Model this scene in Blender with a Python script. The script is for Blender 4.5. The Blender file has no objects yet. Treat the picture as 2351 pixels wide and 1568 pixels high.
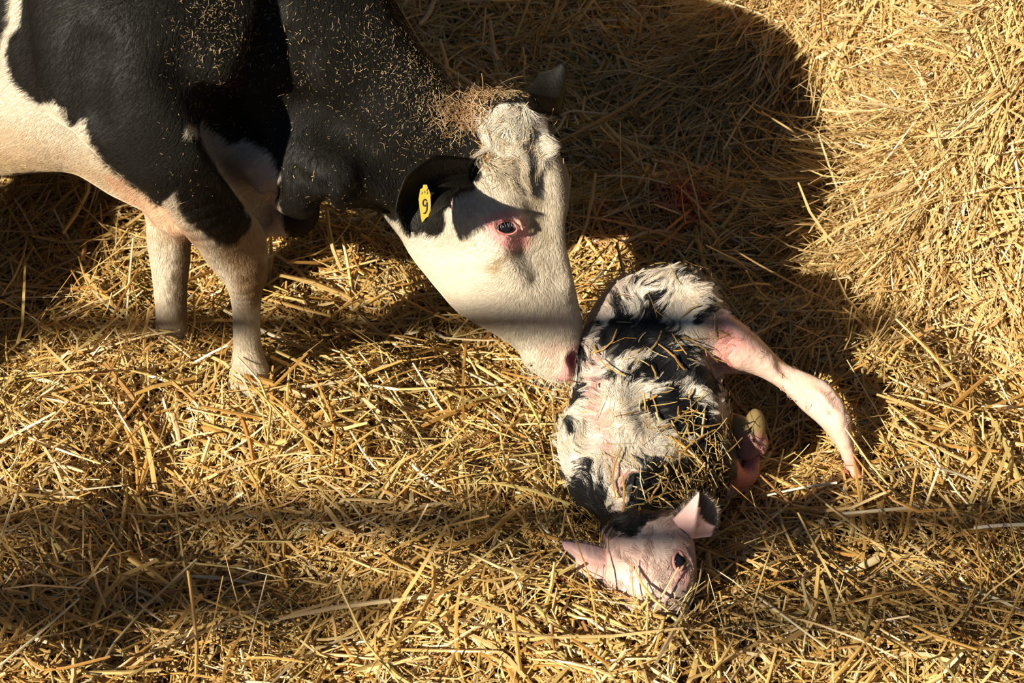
import bpy, math
import numpy as np
from mathutils import Vector

PI = math.pi
rng = np.random.default_rng(7)
sc = bpy.context.scene
COL = sc.collection

# ------------------------------------------------------------------ camera, sky, sun, exposure
FPX = 4571.0
PITCH = math.radians(37.0)
CAM = np.array([0.0, -2.875, 2.167])
RIGHT = np.array([1.0, 0, 0])
UP = np.array([0, math.sin(PITCH), math.cos(PITCH)])
FWD = np.array([0, math.cos(PITCH), -math.sin(PITCH)])
cd = bpy.data.cameras.new('camera'); cd.lens = 36.0 * FPX / 2351.0; cd.sensor_width = 36
cam = bpy.data.objects.new('camera', cd); COL.objects.link(cam)
cam.location = CAM.tolist(); cam.rotation_euler = (PI / 2 - PITCH, 0, 0)
cd.clip_start = 0.05; cd.clip_end = 100
cd.dof.use_dof = True; cd.dof.focus_distance = 3.16; cd.dof.aperture_fstop = 10.0
sc.camera = cam

w = bpy.data.worlds.new('world'); sc.world = w; w.use_nodes = True
bgn = w.node_tree.nodes['Background']
# open barn: blue sky through the open front behind the camera, a dim interior everywhere else
_wt = w.node_tree; _tc = _wt.nodes.new('ShaderNodeTexCoord'); _dp = _wt.nodes.new('ShaderNodeVectorMath'); _dp.operation = 'DOT_PRODUCT'
_dp.inputs[1].default_value = (-0.25, -0.70, 0.67); _cr_ = _wt.nodes.new('ShaderNodeValToRGB')
_cr_.color_ramp.elements[0].position = 0.30; _cr_.color_ramp.elements[0].color = (0.030, 0.030, 0.034, 1)
_cr_.color_ramp.elements[1].position = 0.75; _cr_.color_ramp.elements[1].color = (0.42, 0.62, 1.0, 1)
_wt.links.new(_tc.outputs['Generated'], _dp.inputs[0]); _wt.links.new(_dp.outputs['Value'], _cr_.inputs[0]); _wt.links.new(_cr_.outputs[0], bgn.inputs[0])
bgn.inputs[1].default_value = 0.18
SUN_DIR = np.array([0.60, 0.639, -0.481]); SUN_DIR /= np.linalg.norm(SUN_DIR)   # the way the light travels
sd = bpy.data.lights.new('sun', 'SUN'); sd.energy = 8.7; sd.angle = math.radians(0.6); sd.color = (1.0, 0.90, 0.73)
sun = bpy.data.objects.new('sun', sd); COL.objects.link(sun)
sun.rotation_euler = Vector(SUN_DIR.tolist()).to_track_quat('-Z', 'Y').to_euler(); sun.location = (-3, -3, 4)
sc.view_settings.view_transform = 'Standard'; sc.view_settings.look = 'None'
sc.view_settings.exposure = 0.0; sc.view_settings.gamma = 1.0; sc.view_settings.use_curve_mapping = False
sc.cycles.max_bounces = 5; sc.cycles.diffuse_bounces = 2; sc.cycles.glossy_bounces = 2
sc.cycles.transmission_bounces = 3; sc.cycles.transparent_max_bounces = 6; sc.cycles.caustics_reflective = False
sc.cycles.caustics_refractive = False

# ------------------------------------------------------------------ general helpers
def V(px, py, d):
    """World point seen at a photo pixel at depth d (metres along the view axis)."""
    return CAM + RIGHT * ((px - 1175.5) / FPX * d) + UP * ((784.0 - py) / FPX * d) + FWD * d

def proj(P):
    Q = P - CAM
    d = Q @ FWD
    return 1175.5 + FPX * (Q @ RIGHT) / d, 784.0 - FPX * (Q @ UP) / d, d

def nrm(v):
    return v / np.maximum(np.linalg.norm(v, axis=-1, keepdims=True), 1e-9)

def link(o, parent=None):
    COL.objects.link(o)
    if parent is not None:
        o.parent = parent
    return o

def tag(o, label, cat, group=None, kind=None):
    o['label'] = label; o['category'] = cat
    if group: o['group'] = group
    if kind: o['kind'] = kind
    return o

def mesh_np(name, verts, quads=None, tris=None, colors=None, smooth=True, mat=None, parent=None):
    me = bpy.data.meshes.new(name)
    nq = 0 if quads is None else len(quads); nt = 0 if tris is None else len(tris)
    me.vertices.add(len(verts)); me.vertices.foreach_set('co', np.asarray(verts, np.float32).ravel())
    loops = []
    if nq: loops.append(np.asarray(quads, np.int32).ravel())
    if nt: loops.append(np.asarray(tris, np.int32).ravel())
    loops = np.concatenate(loops)
    me.loops.add(len(loops)); me.loops.foreach_set('vertex_index', loops)
    starts = np.concatenate([np.arange(nq) * 4, nq * 4 + np.arange(nt) * 3]).astype(np.int32)
    me.polygons.add(nq + nt); me.polygons.foreach_set('loop_start', starts)
    me.polygons.foreach_set('use_smooth', np.full(nq + nt, smooth))
    me.update(calc_edges=True)
    if colors is not None:
        a = me.color_attributes.new('tint', 'FLOAT_COLOR', 'POINT')
        c = np.ones((len(verts), 4), np.float32); c[:, :3] = colors
        a.data.foreach_set('color', c.ravel())
    if mat: me.materials.append(mat)
    return link(bpy.data.objects.new(name, me), parent)

def hair_np(name, pts, radius, colors, mat, parent=None):
    """pts (n, k, 3) root to tip; one Curves object."""
    n, k, _ = pts.shape
    hc = bpy.data.hair_curves.new(name)
    hc.add_curves([k] * n)
    hc.attributes['position'].data.foreach_set('vector', pts.astype(np.float32).ravel())
    r = hc.attributes.get('radius') or hc.attributes.new('radius', 'FLOAT', 'POINT')
    rr = np.asarray(radius, np.float32)
    prof = np.linspace(1, 0.18, k).astype(np.float32)
    rr = (np.broadcast_to(rr.reshape(-1, 1), (n, 1)) * prof[None]).astype(np.float32)
    r.data.foreach_set('value', rr.ravel())
    a = hc.attributes.new('tint', 'FLOAT_COLOR', 'CURVE')
    c = np.ones((n, 4), np.float32); c[:, :3] = colors
    a.data.foreach_set('color', c.ravel())
    hc.materials.append(mat)
    return link(bpy.data.objects.new(name, hc), parent)

# lattice value noise, vectorised
_perm = np.random.default_rng(3).permutation(4096)
_val = np.random.default_rng(4).random(4096) * 2 - 1
def _h(ix, iy, iz):
    return _val[_perm[(_perm[(_perm[ix & 4095] + iy) & 4095] + iz) & 4095]]
def noise3(P, s, seed=0):
    Q = P / s + seed * 17.37
    i = np.floor(Q).astype(np.int64); f = Q - i; f = f * f * (3 - 2 * f)
    o = 0
    for dx in (0, 1):
        wx = f[..., 0] if dx else 1 - f[..., 0]
        for dy in (0, 1):
            wy = f[..., 1] if dy else 1 - f[..., 1]
            for dz in (0, 1):
                wz = f[..., 2] if dz else 1 - f[..., 2]
                o = o + wx * wy * wz * _h(i[..., 0] + dx, i[..., 1] + dy, i[..., 2] + dz)
    return o
def noise2(x, y, s, seed=0):
    return noise3(np.stack([x, y, np.full_like(x, 0.37)], -1), s, seed)

def sstep(a, b, x):
    t = np.clip((x - a) / (b - a), 0, 1); return t * t * (3 - 2 * t)

# ------------------------------------------------------------------ materials
def mat_attr(name, rough=0.5, spec=0.4, trans=0.0, bump=None, sheen=0.0, coat=0.0, sss=0.0):
    m = bpy.data.materials.new(name); m.use_nodes = True
    nt = m.node_tree; b = nt.nodes['Principled BSDF']; out = nt.nodes['Material Output']
    at = nt.nodes.new('ShaderNodeAttribute'); at.attribute_name = 'tint'
    nt.links.new(at.outputs['Color'], b.inputs['Base Color'])
    b.inputs['Roughness'].default_value = rough; b.inputs['Specular IOR Level'].default_value = spec
    b.inputs['Sheen Weight'].default_value = sheen; b.inputs['Coat Weight'].default_value = coat
    b.inputs['Coat Roughness'].default_value = 0.15
    if sss:
        b.inputs['Subsurface Weight'].default_value = sss
        b.inputs['Subsurface Radius'].default_value = (1.0, 0.35, 0.2); b.inputs['Subsurface Scale'].default_value = 0.006
    if trans:
        t = nt.nodes.new('ShaderNodeBsdfTranslucent'); mx = nt.nodes.new('ShaderNodeMixShader')
        nt.links.new(at.outputs['Color'], t.inputs['Color']); mx.inputs[0].default_value = trans
        nt.links.new(b.outputs[0], mx.inputs[1]); nt.links.new(t.outputs[0], mx.inputs[2])
        nt.links.new(mx.outputs[0], out.inputs['Surface'])
    if bump:
        scale, dist, stretch = bump
        tc = nt.nodes.new('ShaderNodeTexCoord'); mp = nt.nodes.new('ShaderNodeMapping')
        mp.inputs['Scale'].default_value = stretch
        nz = nt.nodes.new('ShaderNodeTexNoise'); nz.inputs['Scale'].default_value = scale; nz.inputs['Detail'].default_value = 4
        bp = nt.nodes.new('ShaderNodeBump'); bp.inputs['Distance'].default_value = dist; bp.inputs['Strength'].default_value = 0.8
        nt.links.new(tc.outputs['Object'], mp.inputs[0]); nt.links.new(mp.outputs[0], nz.inputs['Vector'])
        nt.links.new(nz.outputs['Fac'], bp.inputs['Height']); nt.links.new(bp.outputs[0], b.inputs['Normal'])
    return m

def mat_flat(name, color, rough=0.5, spec=0.5, coat=0.0, noise=0.0):
    m = bpy.data.materials.new(name); m.use_nodes = True
    nt = m.node_tree; b = nt.nodes['Principled BSDF']
    b.inputs['Base Color'].default_value = (*color, 1); b.inputs['Roughness'].default_value = rough
    b.inputs['Specular IOR Level'].default_value = spec; b.inputs['Coat Weight'].default_value = coat
    b.inputs['Coat Roughness'].default_value = 0.05
    if noise:
        nz = nt.nodes.new('ShaderNodeTexNoise'); nz.inputs['Scale'].default_value = 120
        rp = nt.nodes.new('ShaderNodeValToRGB')
        rp.color_ramp.elements[0].color = (*[c * (1 - noise) for c in color], 1); rp.color_ramp.elements[1].color = (*color, 1)
        nt.links.new(nz.outputs['Fac'], rp.inputs[0]); nt.links.new(rp.outputs[0], b.inputs['Base Color'])
    return m

M_STRAW = mat_attr('straw', 0.36, 0.6, trans=0.18)
M_SKIN = mat_attr('cow_hide', 0.6, 0.25, bump=(260, 0.0015, (1, 1, 0.35)))
M_HAIR = mat_attr('cow_hair', 0.55, 0.18)
M_CALF = mat_attr('calf_hide', 0.5, 0.22, sss=0.12, coat=0.08, bump=(90, 0.003, (1, 0.5, 1)))
M_WET = mat_attr('wet_calf_hair', 0.34, 0.4)
M_EYE = mat_flat('eye', (0.006, 0.004, 0.004), 0.05, 0.7, coat=1.0)
M_TAG = mat_flat('yellow_plastic', (0.60, 0.36, 0.025), 0.4, noise=0.12)
M_INK = mat_flat('black_ink', (0.01, 0.01, 0.01), 0.6)

# ------------------------------------------------------------------ unseen beams, added to cast the shadow bars
M_WOOD = bpy.data.materials.new('weathered_wood'); M_WOOD.use_nodes = True
_nt = M_WOOD.node_tree; _b = _nt.nodes['Principled BSDF']; _n = _nt.nodes.new('ShaderNodeTexNoise'); _n.inputs['Scale'].default_value = 8
_r = _nt.nodes.new('ShaderNodeValToRGB'); _r.color_ramp.elements[0].color = (0.12, 0.09, 0.06, 1); _r.color_ramp.elements[1].color = (0.3, 0.24, 0.17, 1)
_nt.links.new(_n.outputs['Fac'], _r.inputs[0]); _nt.links.new(_r.outputs[0], _b.inputs['Base Color'])

def beam(P, t, x0, x1, hy, hz, name):
    """Rail along X whose shadow passes through P; t metres back towards the sun."""
    c = P - SUN_DIR * t
    vs = []
    for x in (x0 + c[0], x1 + c[0]):
        for yy, zz in ((-hy, -hz), (hy, -hz), (hy, hz), (-hy, hz)):
            vs.append((x, c[1] + yy, c[2] + zz))
    q = [(0, 1, 2, 3), (7, 6, 5, 4), (0, 4, 5, 1), (1, 5, 6, 2), (2, 6, 7, 3), (3, 7, 4, 0)]
    o = mesh_np(name, np.array(vs), quads=q, smooth=False, mat=M_WOOD)
    bv = o.modifiers.new('bevel', 'BEVEL'); bv.width = 0.005
    o['kind'] = 'structure'
    return o

beam(V(1220, 740, 3.25), 5.2, -4.5, .42, .022, .022, 'shadow_beam_1')
beam(V(1480, 1230, 2.9), 6.5, -5.5, 5.5, .024, .024, 'shadow_beam_2')
beam(V(300, 1370, 3.03), 7.5, -1.8, .10, .035, .045, 'shadow_beam_3')
beam(V(700, 1400, 2.98), 8.5, -1.8, .12, .022, .028, 'shadow_beam_4')
beam(V(2050, 1400, 2.98), 8.5, -.22, 1.6, .022, .022, 'shadow_beam_5')

# ------------------------------------------------------------------ signed distance modelling
def poly_field(poly, x0=-1500, y0=-700, x1=2600, y1=1900, step=5):
    """Signed distance (pixels, + outside) raster of a polygon."""
    xs = np.arange(x0, x1, step, float); ys = np.arange(y0, y1, step, float)
    X, Y = np.meshgrid(xs, ys, indexing='ij')
    return (x0, y0, step, _poly_sd(np.array(poly, float), X, Y).astype(np.float32))
def _poly_sd(p, X, Y):
    d = np.full(X.shape, 1e12); ins = np.zeros(X.shape, bool)
    n = len(p)
    for i in range(n):
        a = p[i]; b = p[(i + 1) % n]; e = b - a
        wx = X - a[0]; wy = Y - a[1]
        t = np.clip((wx * e[0] + wy * e[1]) / max(e @ e, 1e-9), 0, 1)
        d = np.minimum(d, (wx - e[0] * t) ** 2 + (wy - e[1] * t) ** 2)
        if a[1] != b[1]:
            c = (a[1] > Y) != (b[1] > Y)
            ins ^= c & (X < (b[0] - a[0]) * (Y - a[1]) / (b[1] - a[1]) + a[0])
    return np.where(ins, -1, 1) * np.sqrt(d)
def samp_field(f, px, py):
    x0, y0, s, A = f
    u = np.clip((px - x0) / s, 0, A.shape[0] - 1.001); v = np.clip((py - y0) / s, 0, A.shape[1] - 1.001)
    i = u.astype(int); j = v.astype(int); fu = u - i; fv = v - j
    return (A[i, j] * (1 - fu) * (1 - fv) + A[i + 1, j] * fu * (1 - fv) + A[i, j + 1] * (1 - fu) * fv + A[i + 1, j + 1] * fu * fv)
def smooth_poly(p, n=4, closed=True):
    """Catmull-Rom through the traced points."""
    p = np.array(p, float); out = []; N = len(p)
    for i in range(N if closed else N - 1):
        if closed:
            a, b, c, d = p[(i - 1) % N], p[i], p[(i + 1) % N], p[(i + 2) % N]
        else:
            a, b, c, d = p[max(i - 1, 0)], p[i], p[i + 1], p[min(i + 2, N - 1)]
        for k in range(n):
            t = k / n
            out.append(0.5 * ((2 * b) + (-a + c) * t + (2 * a - 5 * b + 4 * c - d) * t * t + (-a + 3 * b - 3 * c + d) * t ** 3))
    if not closed: out.append(p[-1])
    return np.array(out)

def smin(a, b, k):
    h = np.maximum(k - np.abs(a - b), 0) / k
    return np.minimum(a, b) - h * h * k * 0.25
def smax(a, b, k):
    return -smin(-a, -b, k)

class Chain:
    """Round tapering limb through points (px, py, depth, radius); flat=(axis, factor) squashes it."""
    def __init__(s, pts, flat=None, k=0.04, sub=3, world=False):
        P = []
        for q in pts:
            P.append((*(np.array(q[:3]) if world else V(*q[:3])), q[3]))
        P = smooth_poly(P, sub, closed=False) if len(P) > 2 else np.array(P)
        s.r = P[:, 3]; s.p = P[:, :3]; s.k = k; s.flat = flat
        s.lo = (s.p - s.r[:, None]).min(0); s.hi = (s.p + s.r[:, None]).max(0)
    def _t(s, P):
        if s.flat is None: return P
        ax, f = s.flat
        return P + ax * ((P @ ax)[..., None] * (1 / f - 1))
    def __call__(s, P):
        P = s._t(P); p = s._t(s.p); d = np.full(P.shape[:-1], 1e9)
        if len(p) == 1:
            return np.linalg.norm(P - p[0], axis=-1) - s.r[0]
        for i in range(len(p) - 1):
            e = p[i + 1] - p[i]; wv = P - p[i]
            t = np.clip((wv @ e) / max(e @ e, 1e-12), 0, 1)
            d = np.minimum(d, np.linalg.norm(wv - e * t[..., None], axis=-1) - (s.r[i] + (s.r[i + 1] - s.r[i]) * t))
        return d

class Ball:
    def __init__(s, px, py, d, radii, axes=None, k=0.03, world=None):
        s.c = V(px, py, d) if world is None else np.array(world)
        s.rad = np.array(radii if np.ndim(radii) else (radii,) * 3, float)
        s.ax = np.eye(3) if axes is None else np.array(axes); s.k = k
        R = s.rad.max(); s.lo = s.c - R; s.hi = s.c + R
    def __call__(s, P):
        q = (P - s.c) @ s.ax.T
        k0 = np.linalg.norm(q / s.rad, axis=-1); k1 = np.linalg.norm(q / s.rad ** 2, axis=-1)
        return k0 * (k0 - 1) / np.maximum(k1, 1e-9)

def eval_group(g, P, margin=0.09):
    """g = dict(prims, cut (prims removed), clip (field, k))"""
    d = np.full(len(P), 0.5)
    for pr in g['prims']:
        m = np.all((P > pr.lo - margin) & (P < pr.hi + margin), axis=1)
        if m.any():
            d[m] = smin(d[m], pr(P[m]), pr.k)
    if g.get('clip') is not None:
        f, k = g['clip']
        px, py, dep = proj(P)
        d = smax(d, samp_field(f, px, py) * dep / FPX, k)
    return d
def eval_body(groups, P, cuts=()):
    d = None
    for g in groups:
        e = eval_group(g, P)
        d = e if d is None else smin(d, e, g.get('k', 0.03))
    for pr in cuts:
        m = np.all((P > pr.lo - 0.06) & (P < pr.hi + 0.06), axis=1)
        if m.any(): d[m] = smax(d[m], -pr(P[m]), pr.k)
    return d
def axis_steps(*segs):
    out = [segs[0][0]]
    for a, b, st in segs:
        n = max(1, int(round((b - a) / st))); out += list(np.linspace(a, b, n + 1)[1:])
    return np.array(out)

class Grid:
    def __init__(s, f, X, Y, Z):
        s.ax = (X, Y, Z); st = 4
        nx, ny, nz = len(X), len(Y), len(Z)
        D = np.full((nx, ny, nz), 0.5, np.float32)
        ci = [np.unique(np.r_[np.arange(0, n, st), n - 1]) for n in (nx, ny, nz)]
        G = np.stack(np.meshgrid(X[ci[0]], Y[ci[1]], Z[ci[2]], indexing='ij'), -1)
        sh = G.shape[:3]; cd_ = f(G.reshape(-1, 3)).reshape(sh)
        near = [np.clip((np.arange(n) + st // 2) // st, 0, len(c) - 1) for n, c in zip((nx, ny, nz), ci)]
        D[:] = cd_[np.ix_(*near)]
        # band around the surface: every cell of the coarse grid whose corners are near zero
        size = [np.maximum.reduce([np.diff(a[c]).max()]) for a, c in zip(s.ax, ci)]
        def step_of(a, c):
            dd = np.diff(a[c]); return np.r_[dd, dd[-1]]
        SX, SY, SZ = np.meshgrid(step_of(X, ci[0]), step_of(Y, ci[1]), step_of(Z, ci[2]), indexing='ij')
        band = np.abs(cd_) < 0.75 * np.sqrt(SX ** 2 + SY ** 2 + SZ ** 2) + 0.006
        idx = np.flatnonzero(band[np.ix_(*near)])
        for k in range(0, len(idx), 400000):
            ii = np.unravel_index(idx[k:k + 400000], (nx, ny, nz))
            P = np.stack([X[ii[0]], Y[ii[1]], Z[ii[2]]], -1)
            D[ii] = f(P)
        s.D = D
    def sample(s, P):
        idx = []; fr = []
        for a, c in zip(s.ax, range(3)):
            i = np.clip(np.searchsorted(a, P[..., c]) - 1, 0, len(a) - 2)
            idx.append(i); fr.append(np.clip((P[..., c] - a[i]) / (a[i + 1] - a[i]), 0, 1))
        o = 0; D = s.D
        for dx in (0, 1):
            wx = fr[0] if dx else 1 - fr[0]
            for dy in (0, 1):
                wy = fr[1] if dy else 1 - fr[1]
                for dz in (0, 1):
                    wz = fr[2] if dz else 1 - fr[2]
                    o = o + wx * wy * wz * D[idx[0] + dx, idx[1] + dy, idx[2] + dz]
        return o
    def grad(s, P, e=0.004):
        g = []
        for c in range(3):
            dv = np.zeros(3); dv[c] = e
            g.append(s.sample(P + dv) - s.sample(P - dv))
        return nrm(np.stack(g, -1))
    def nets(s):
        D = s.D; X, Y, Z = s.ax
        I = D < 0
        c = np.zeros(tuple(n - 1 for n in D.shape), np.int8)
        for dx in (0, 1):
            for dy in (0, 1):
                for dz in (0, 1):
                    c += I[dx:D.shape[0] - 1 + dx, dy:D.shape[1] - 1 + dy, dz:D.shape[2] - 1 + dz]
        act = np.flatnonzero((c > 0) & (c < 8)); cs = c.shape
        i, j, k = np.unravel_index(act, cs)
        acc = np.zeros((len(act), 3)); cnt = np.zeros(len(act))
        cor = [(0, 0, 0), (1, 0, 0), (0, 1, 0), (1, 1, 0), (0, 0, 1), (1, 0, 1), (0, 1, 1), (1, 1, 1)]
        vals = [D[i + a, j + b, k + e] for a, b, e in cor]
        pos = [np.stack([X[i + a], Y[j + b], Z[k + e]], -1) for a, b, e in cor]
        for a in range(8):
            for b in range(a + 1, 8):
                if sum(abs(u - v) for u, v in zip(cor[a], cor[b])) != 1: continue
                m = (vals[a] < 0) != (vals[b] < 0)
                t = vals[a][m] / (vals[a][m] - vals[b][m])
                acc[m] += pos[a][m] + (pos[b][m] - pos[a][m]) * t[:, None]; cnt[m] += 1
        V_ = acc / cnt[:, None]
        vid = np.full(cs, -1, np.int32); vid.ravel()[act] = np.arange(len(act))
        quads = []
        for ax in range(3):
            A = np.moveaxis(I, ax, 0); vd = np.moveaxis(vid, ax, 0)
            e = A[:-1] != A[1:]
            e = e[:, 1:-1, 1:-1]
            a, b, c_ = np.nonzero(e)
            q = np.stack([vd[a, b, c_], vd[a, b + 1, c_], vd[a, b + 1, c_ + 1], vd[a, b, c_ + 1]], -1)
            flip = A[:-1][:, 1:-1, 1:-1][a, b, c_]
            if ax == 1: flip = ~flip
            q = np.where(flip[:, None], q, q[:, ::-1])
            quads.append(q)
        return V_, np.concatenate(quads)

def relax(Vt, Q, it=2, lam=0.5):
    n = len(Vt)
    E = np.concatenate([Q[:, [0, 1]], Q[:, [1, 2]], Q[:, [2, 3]], Q[:, [3, 0]]])
    for _ in range(it):
        s = np.zeros_like(Vt); c = np.zeros(n)
        for a, b in ((0, 1), (1, 0)):
            for q in range(3):
                s[:, q] += np.bincount(E[:, a], Vt[E[:, b], q], n)
            c += np.bincount(E[:, a], minlength=n)
        Vt = Vt + lam * (s / np.maximum(c, 1)[:, None] - Vt)
    return Vt

def surf_depth(f, px, py, d0=2.4, d1=4.2):
    """Depth of the first surface met along a photo pixel's ray (marching)."""
    ds = np.arange(d0, d1, 0.004)
    P = np.array([V(px, py, d) for d in ds])
    v = f(P); h = np.flatnonzero(v < 0)
    return ds[h[0]] if len(h) else d1

def sample_tris(Vt, Q, n, mask_fn):
    T = np.concatenate([Q[:, [0, 1, 2]], Q[:, [0, 2, 3]]])
    a, b, c = Vt[T[:, 0]], Vt[T[:, 1]], Vt[T[:, 2]]
    cen = (a + b + c) / 3
    cr = np.cross(b - a, c - a); ar = np.linalg.norm(cr, axis=1)
    wgt = ar * mask_fn(cen)
    pick = rng.choice(len(T), n, p=wgt / wgt.sum())
    u, v = rng.random(n), rng.random(n); m = u + v > 1; u[m], v[m] = 1 - u[m], 1 - v[m]
    return a[pick] + (b[pick] - a[pick]) * u[:, None] + (c[pick] - a[pick]) * v[:, None]

def in_frame(P, m=60):
    px, py, d = proj(P)
    return ((px > -m) & (px < 2351 + m) & (py > -m) & (py < 1568 + m)).astype(float)

def grow(grid, roots, dirf, length, k=5, lift=0.004, jitter=0.25, curl=0.0, root_sink=0.002):
    """Hair that follows the surface: step along the tangent direction, keep a rising offset."""
    n = len(roots); L = np.broadcast_to(np.asarray(length, float), (n,))
    pts = np.zeros((n, k, 3)); p = roots.copy()
    N = grid.grad(p)
    p = p - N * grid.sample(p)[:, None]
    pts[:, 0] = p - N * root_sink
    jit = rng.normal(0, jitter, (n, 3))
    for i in range(1, k):
        d = dirf(p) + jit
        if curl:
            d = d + curl * np.stack([noise3(p, 0.02, 5), noise3(p, 0.02, 6), noise3(p, 0.02, 7)], -1)
        d = nrm(d - N * np.sum(d * N, 1, keepdims=True))
        p = p + d * (L / (k - 1))[:, None]
        N = grid.grad(p)
        off = lift * (i / (k - 1)) ** 0.8
        p = p - N * (grid.sample(p) - off)[:, None]
        pts[:, i] = p
    return pts

# ================================================================== COW
HEADING = nrm(np.array([math.cos(math.radians(20)), -math.sin(math.radians(20)), 0.0]))
LAT = np.array([HEADING[1] * -1, HEADING[0], 0.0])          # from the near side to the far side
COW_OUT = [(-1400, -300), (-700, -330), (0, -320), (300, -290), (480, -300), (620, -245), (740, -180), (825, -112), (880, -45), (905, 0), (940, 62), (978, 118), (1022, 152), (1062, 202), (1105, 228), (1150, 216), (1185, 210), (1225, 222),
           (1250, 252), (1252, 300), (1275, 335), (1298, 375), (1309, 430), (1304, 480), (1296, 510), (1297, 560), (1308, 605), (1320, 650), (1336, 700), (1346, 735),
           (1338, 770), (1330, 800), (1326, 835), (1320, 868), (1295, 881), (1262, 874), (1232, 858), (1205, 836), (1192, 808), (1160, 782), (1120, 757),
           (1082, 738), (1045, 715), (1010, 672), (968, 622), (932, 582), (905, 528), (880, 499), (850, 487), (820, 478), (790, 486), (760, 480), (738, 488), (725, 515), (700, 538), (672, 544), (640, 541), (612, 545),
           (608, 560), (614, 595), (608, 640), (600, 682), (597, 740), (601, 800), (618, 848), (633, 880), (636, 960),
           (530, 960), (524, 880), (530, 840), (536, 790), (533, 700), (520, 655), (484, 612), (460, 578), (441, 562),
           (438, 600), (431, 650), (431, 730), (433, 790), (436, 860), (356, 860), (358, 780), (355, 700), (346, 620), (337, 555), (332, 495),
           (300, 474), (255, 450), (215, 422), (165, 396), (100, 394), (40, 400), (0, 405), (-300, 415), (-700, 400), (-760, 1200), (-1400, 1200)]
NLEG_OUT = [(100, -300), (620, -300), (560, 120), (500, 230), (452, 285), (462, 330), (500, 400), (540, 452), (575, 490), (600, 522), (612, 560), (614, 600), (608, 640), (600, 682), (597, 740), (601, 800), (618, 848), (633, 880), (636, 960),
            (530, 960), (524, 880), (530, 840), (536, 790), (533, 700), (520, 655), (484, 612), (455, 573), (425, 537), (385, 495), (330, 440), (250, 380), (170, 300), (90, 200)]
cow_f = poly_field(smooth_poly(COW_OUT, 3)); nleg_f = poly_field(smooth_poly(NLEG_OUT, 3))

body_g = dict(clip=(cow_f, 0.035), prims=[
    Chain([(-1250, -110, 3.95, .30), (-1000, -110, 3.8, .36), (-500, -90, 3.6, .385), (0, -75, 3.42, .37), (280, 10, 3.24, .33), (470, 90, 3.2, .27)], flat=(LAT, .86), k=.06),
    Chain([(-1150, 100, 3.75, .16), (-1100, 420, 3.8, .09), (-1120, 620, 3.9, .05), (-1100, 880, 4.05, .045)], k=.08),
    Chain([(-1220, 80, 4.15, .16), (-1240, 380, 4.2, .09), (-1270, 560, 4.3, .05), (-1250, 780, 4.4, .045)], k=.08),
    # neck
    Chain([(520, 20, 3.1, .26), (640, 80, 3.1, .22), (760, 165, 3.12, .187), (850, 270, 3.13, .158), (970, 350, 3.15, .122), (1070, 370, 3.17, .10)], flat=(LAT, .8), k=.05),
    # breast and dewlap
    Chain([(500, 230, 3.34, .19), (570, 350, 3.35, .13), (630, 440, 3.34, .09), (668, 480, 3.33, .065)], k=.04),
    Chain([(540, 470, 3.38, .08), (610, 490, 3.36, .065), (670, 495, 3.34, .055)], k=.04),
    Chain([(640, 330, 3.08, .075), (690, 410, 3.1, .06), (720, 450, 3.12, .035)], k=.03),
    Chain([(760, 400, 3.06, .07), (830, 430, 3.09, .055)], k=.04),
    # sternum and belly line
    Chain([(0, 230, 3.36, .15), (180, 300, 3.3, .10), (330, 380, 3.28, .06), (430, 450, 3.26, .052)], k=.06),
    Chain([(120, 330, 3.28, .05), (250, 400, 3.24, .04), (410, 513, 3.24, .020)], k=.04),
])
fleg_g = dict(clip=(cow_f, 0.02), k=.03, prims=[
    Chain([(430, 380, 3.38, .09), (386, 500, 3.42, .052), (391, 600, 3.46, .043), (392, 690, 3.5, .036), (394, 745, 3.53, .036), (396, 800, 3.56, .034), (396, 850, 3.585, .036)], k=.02)])
nleg_g = dict(clip=(nleg_f, 0.018), k=.022, prims=[
    Chain([(330, 60, 2.98, .20), (355, 200, 2.96, .16), (395, 310, 3.0, .125), (450, 425, 3.08, .088), (512, 520, 3.18, .070), (545, 590, 3.24, .064), (558, 650, 3.29, .046), (565, 705, 3.335, .034), (566, 780, 3.38, .034), (573, 835, 3.41, .042), (580, 885, 3.44, .050), (583, 940, 3.47, .050)], k=.02),
    Chain([(230, 100, 2.98, .10), (330, 250, 2.98, .10), (420, 350, 3.06, .07)], k=.06),
    Ball(585, 575, 3.265, .036, k=.03), Ball(590, 620, 3.29, .026, k=.03),
    Ball(560, 60, 3.0, (.15, .13, .14), k=.08),
])
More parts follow.
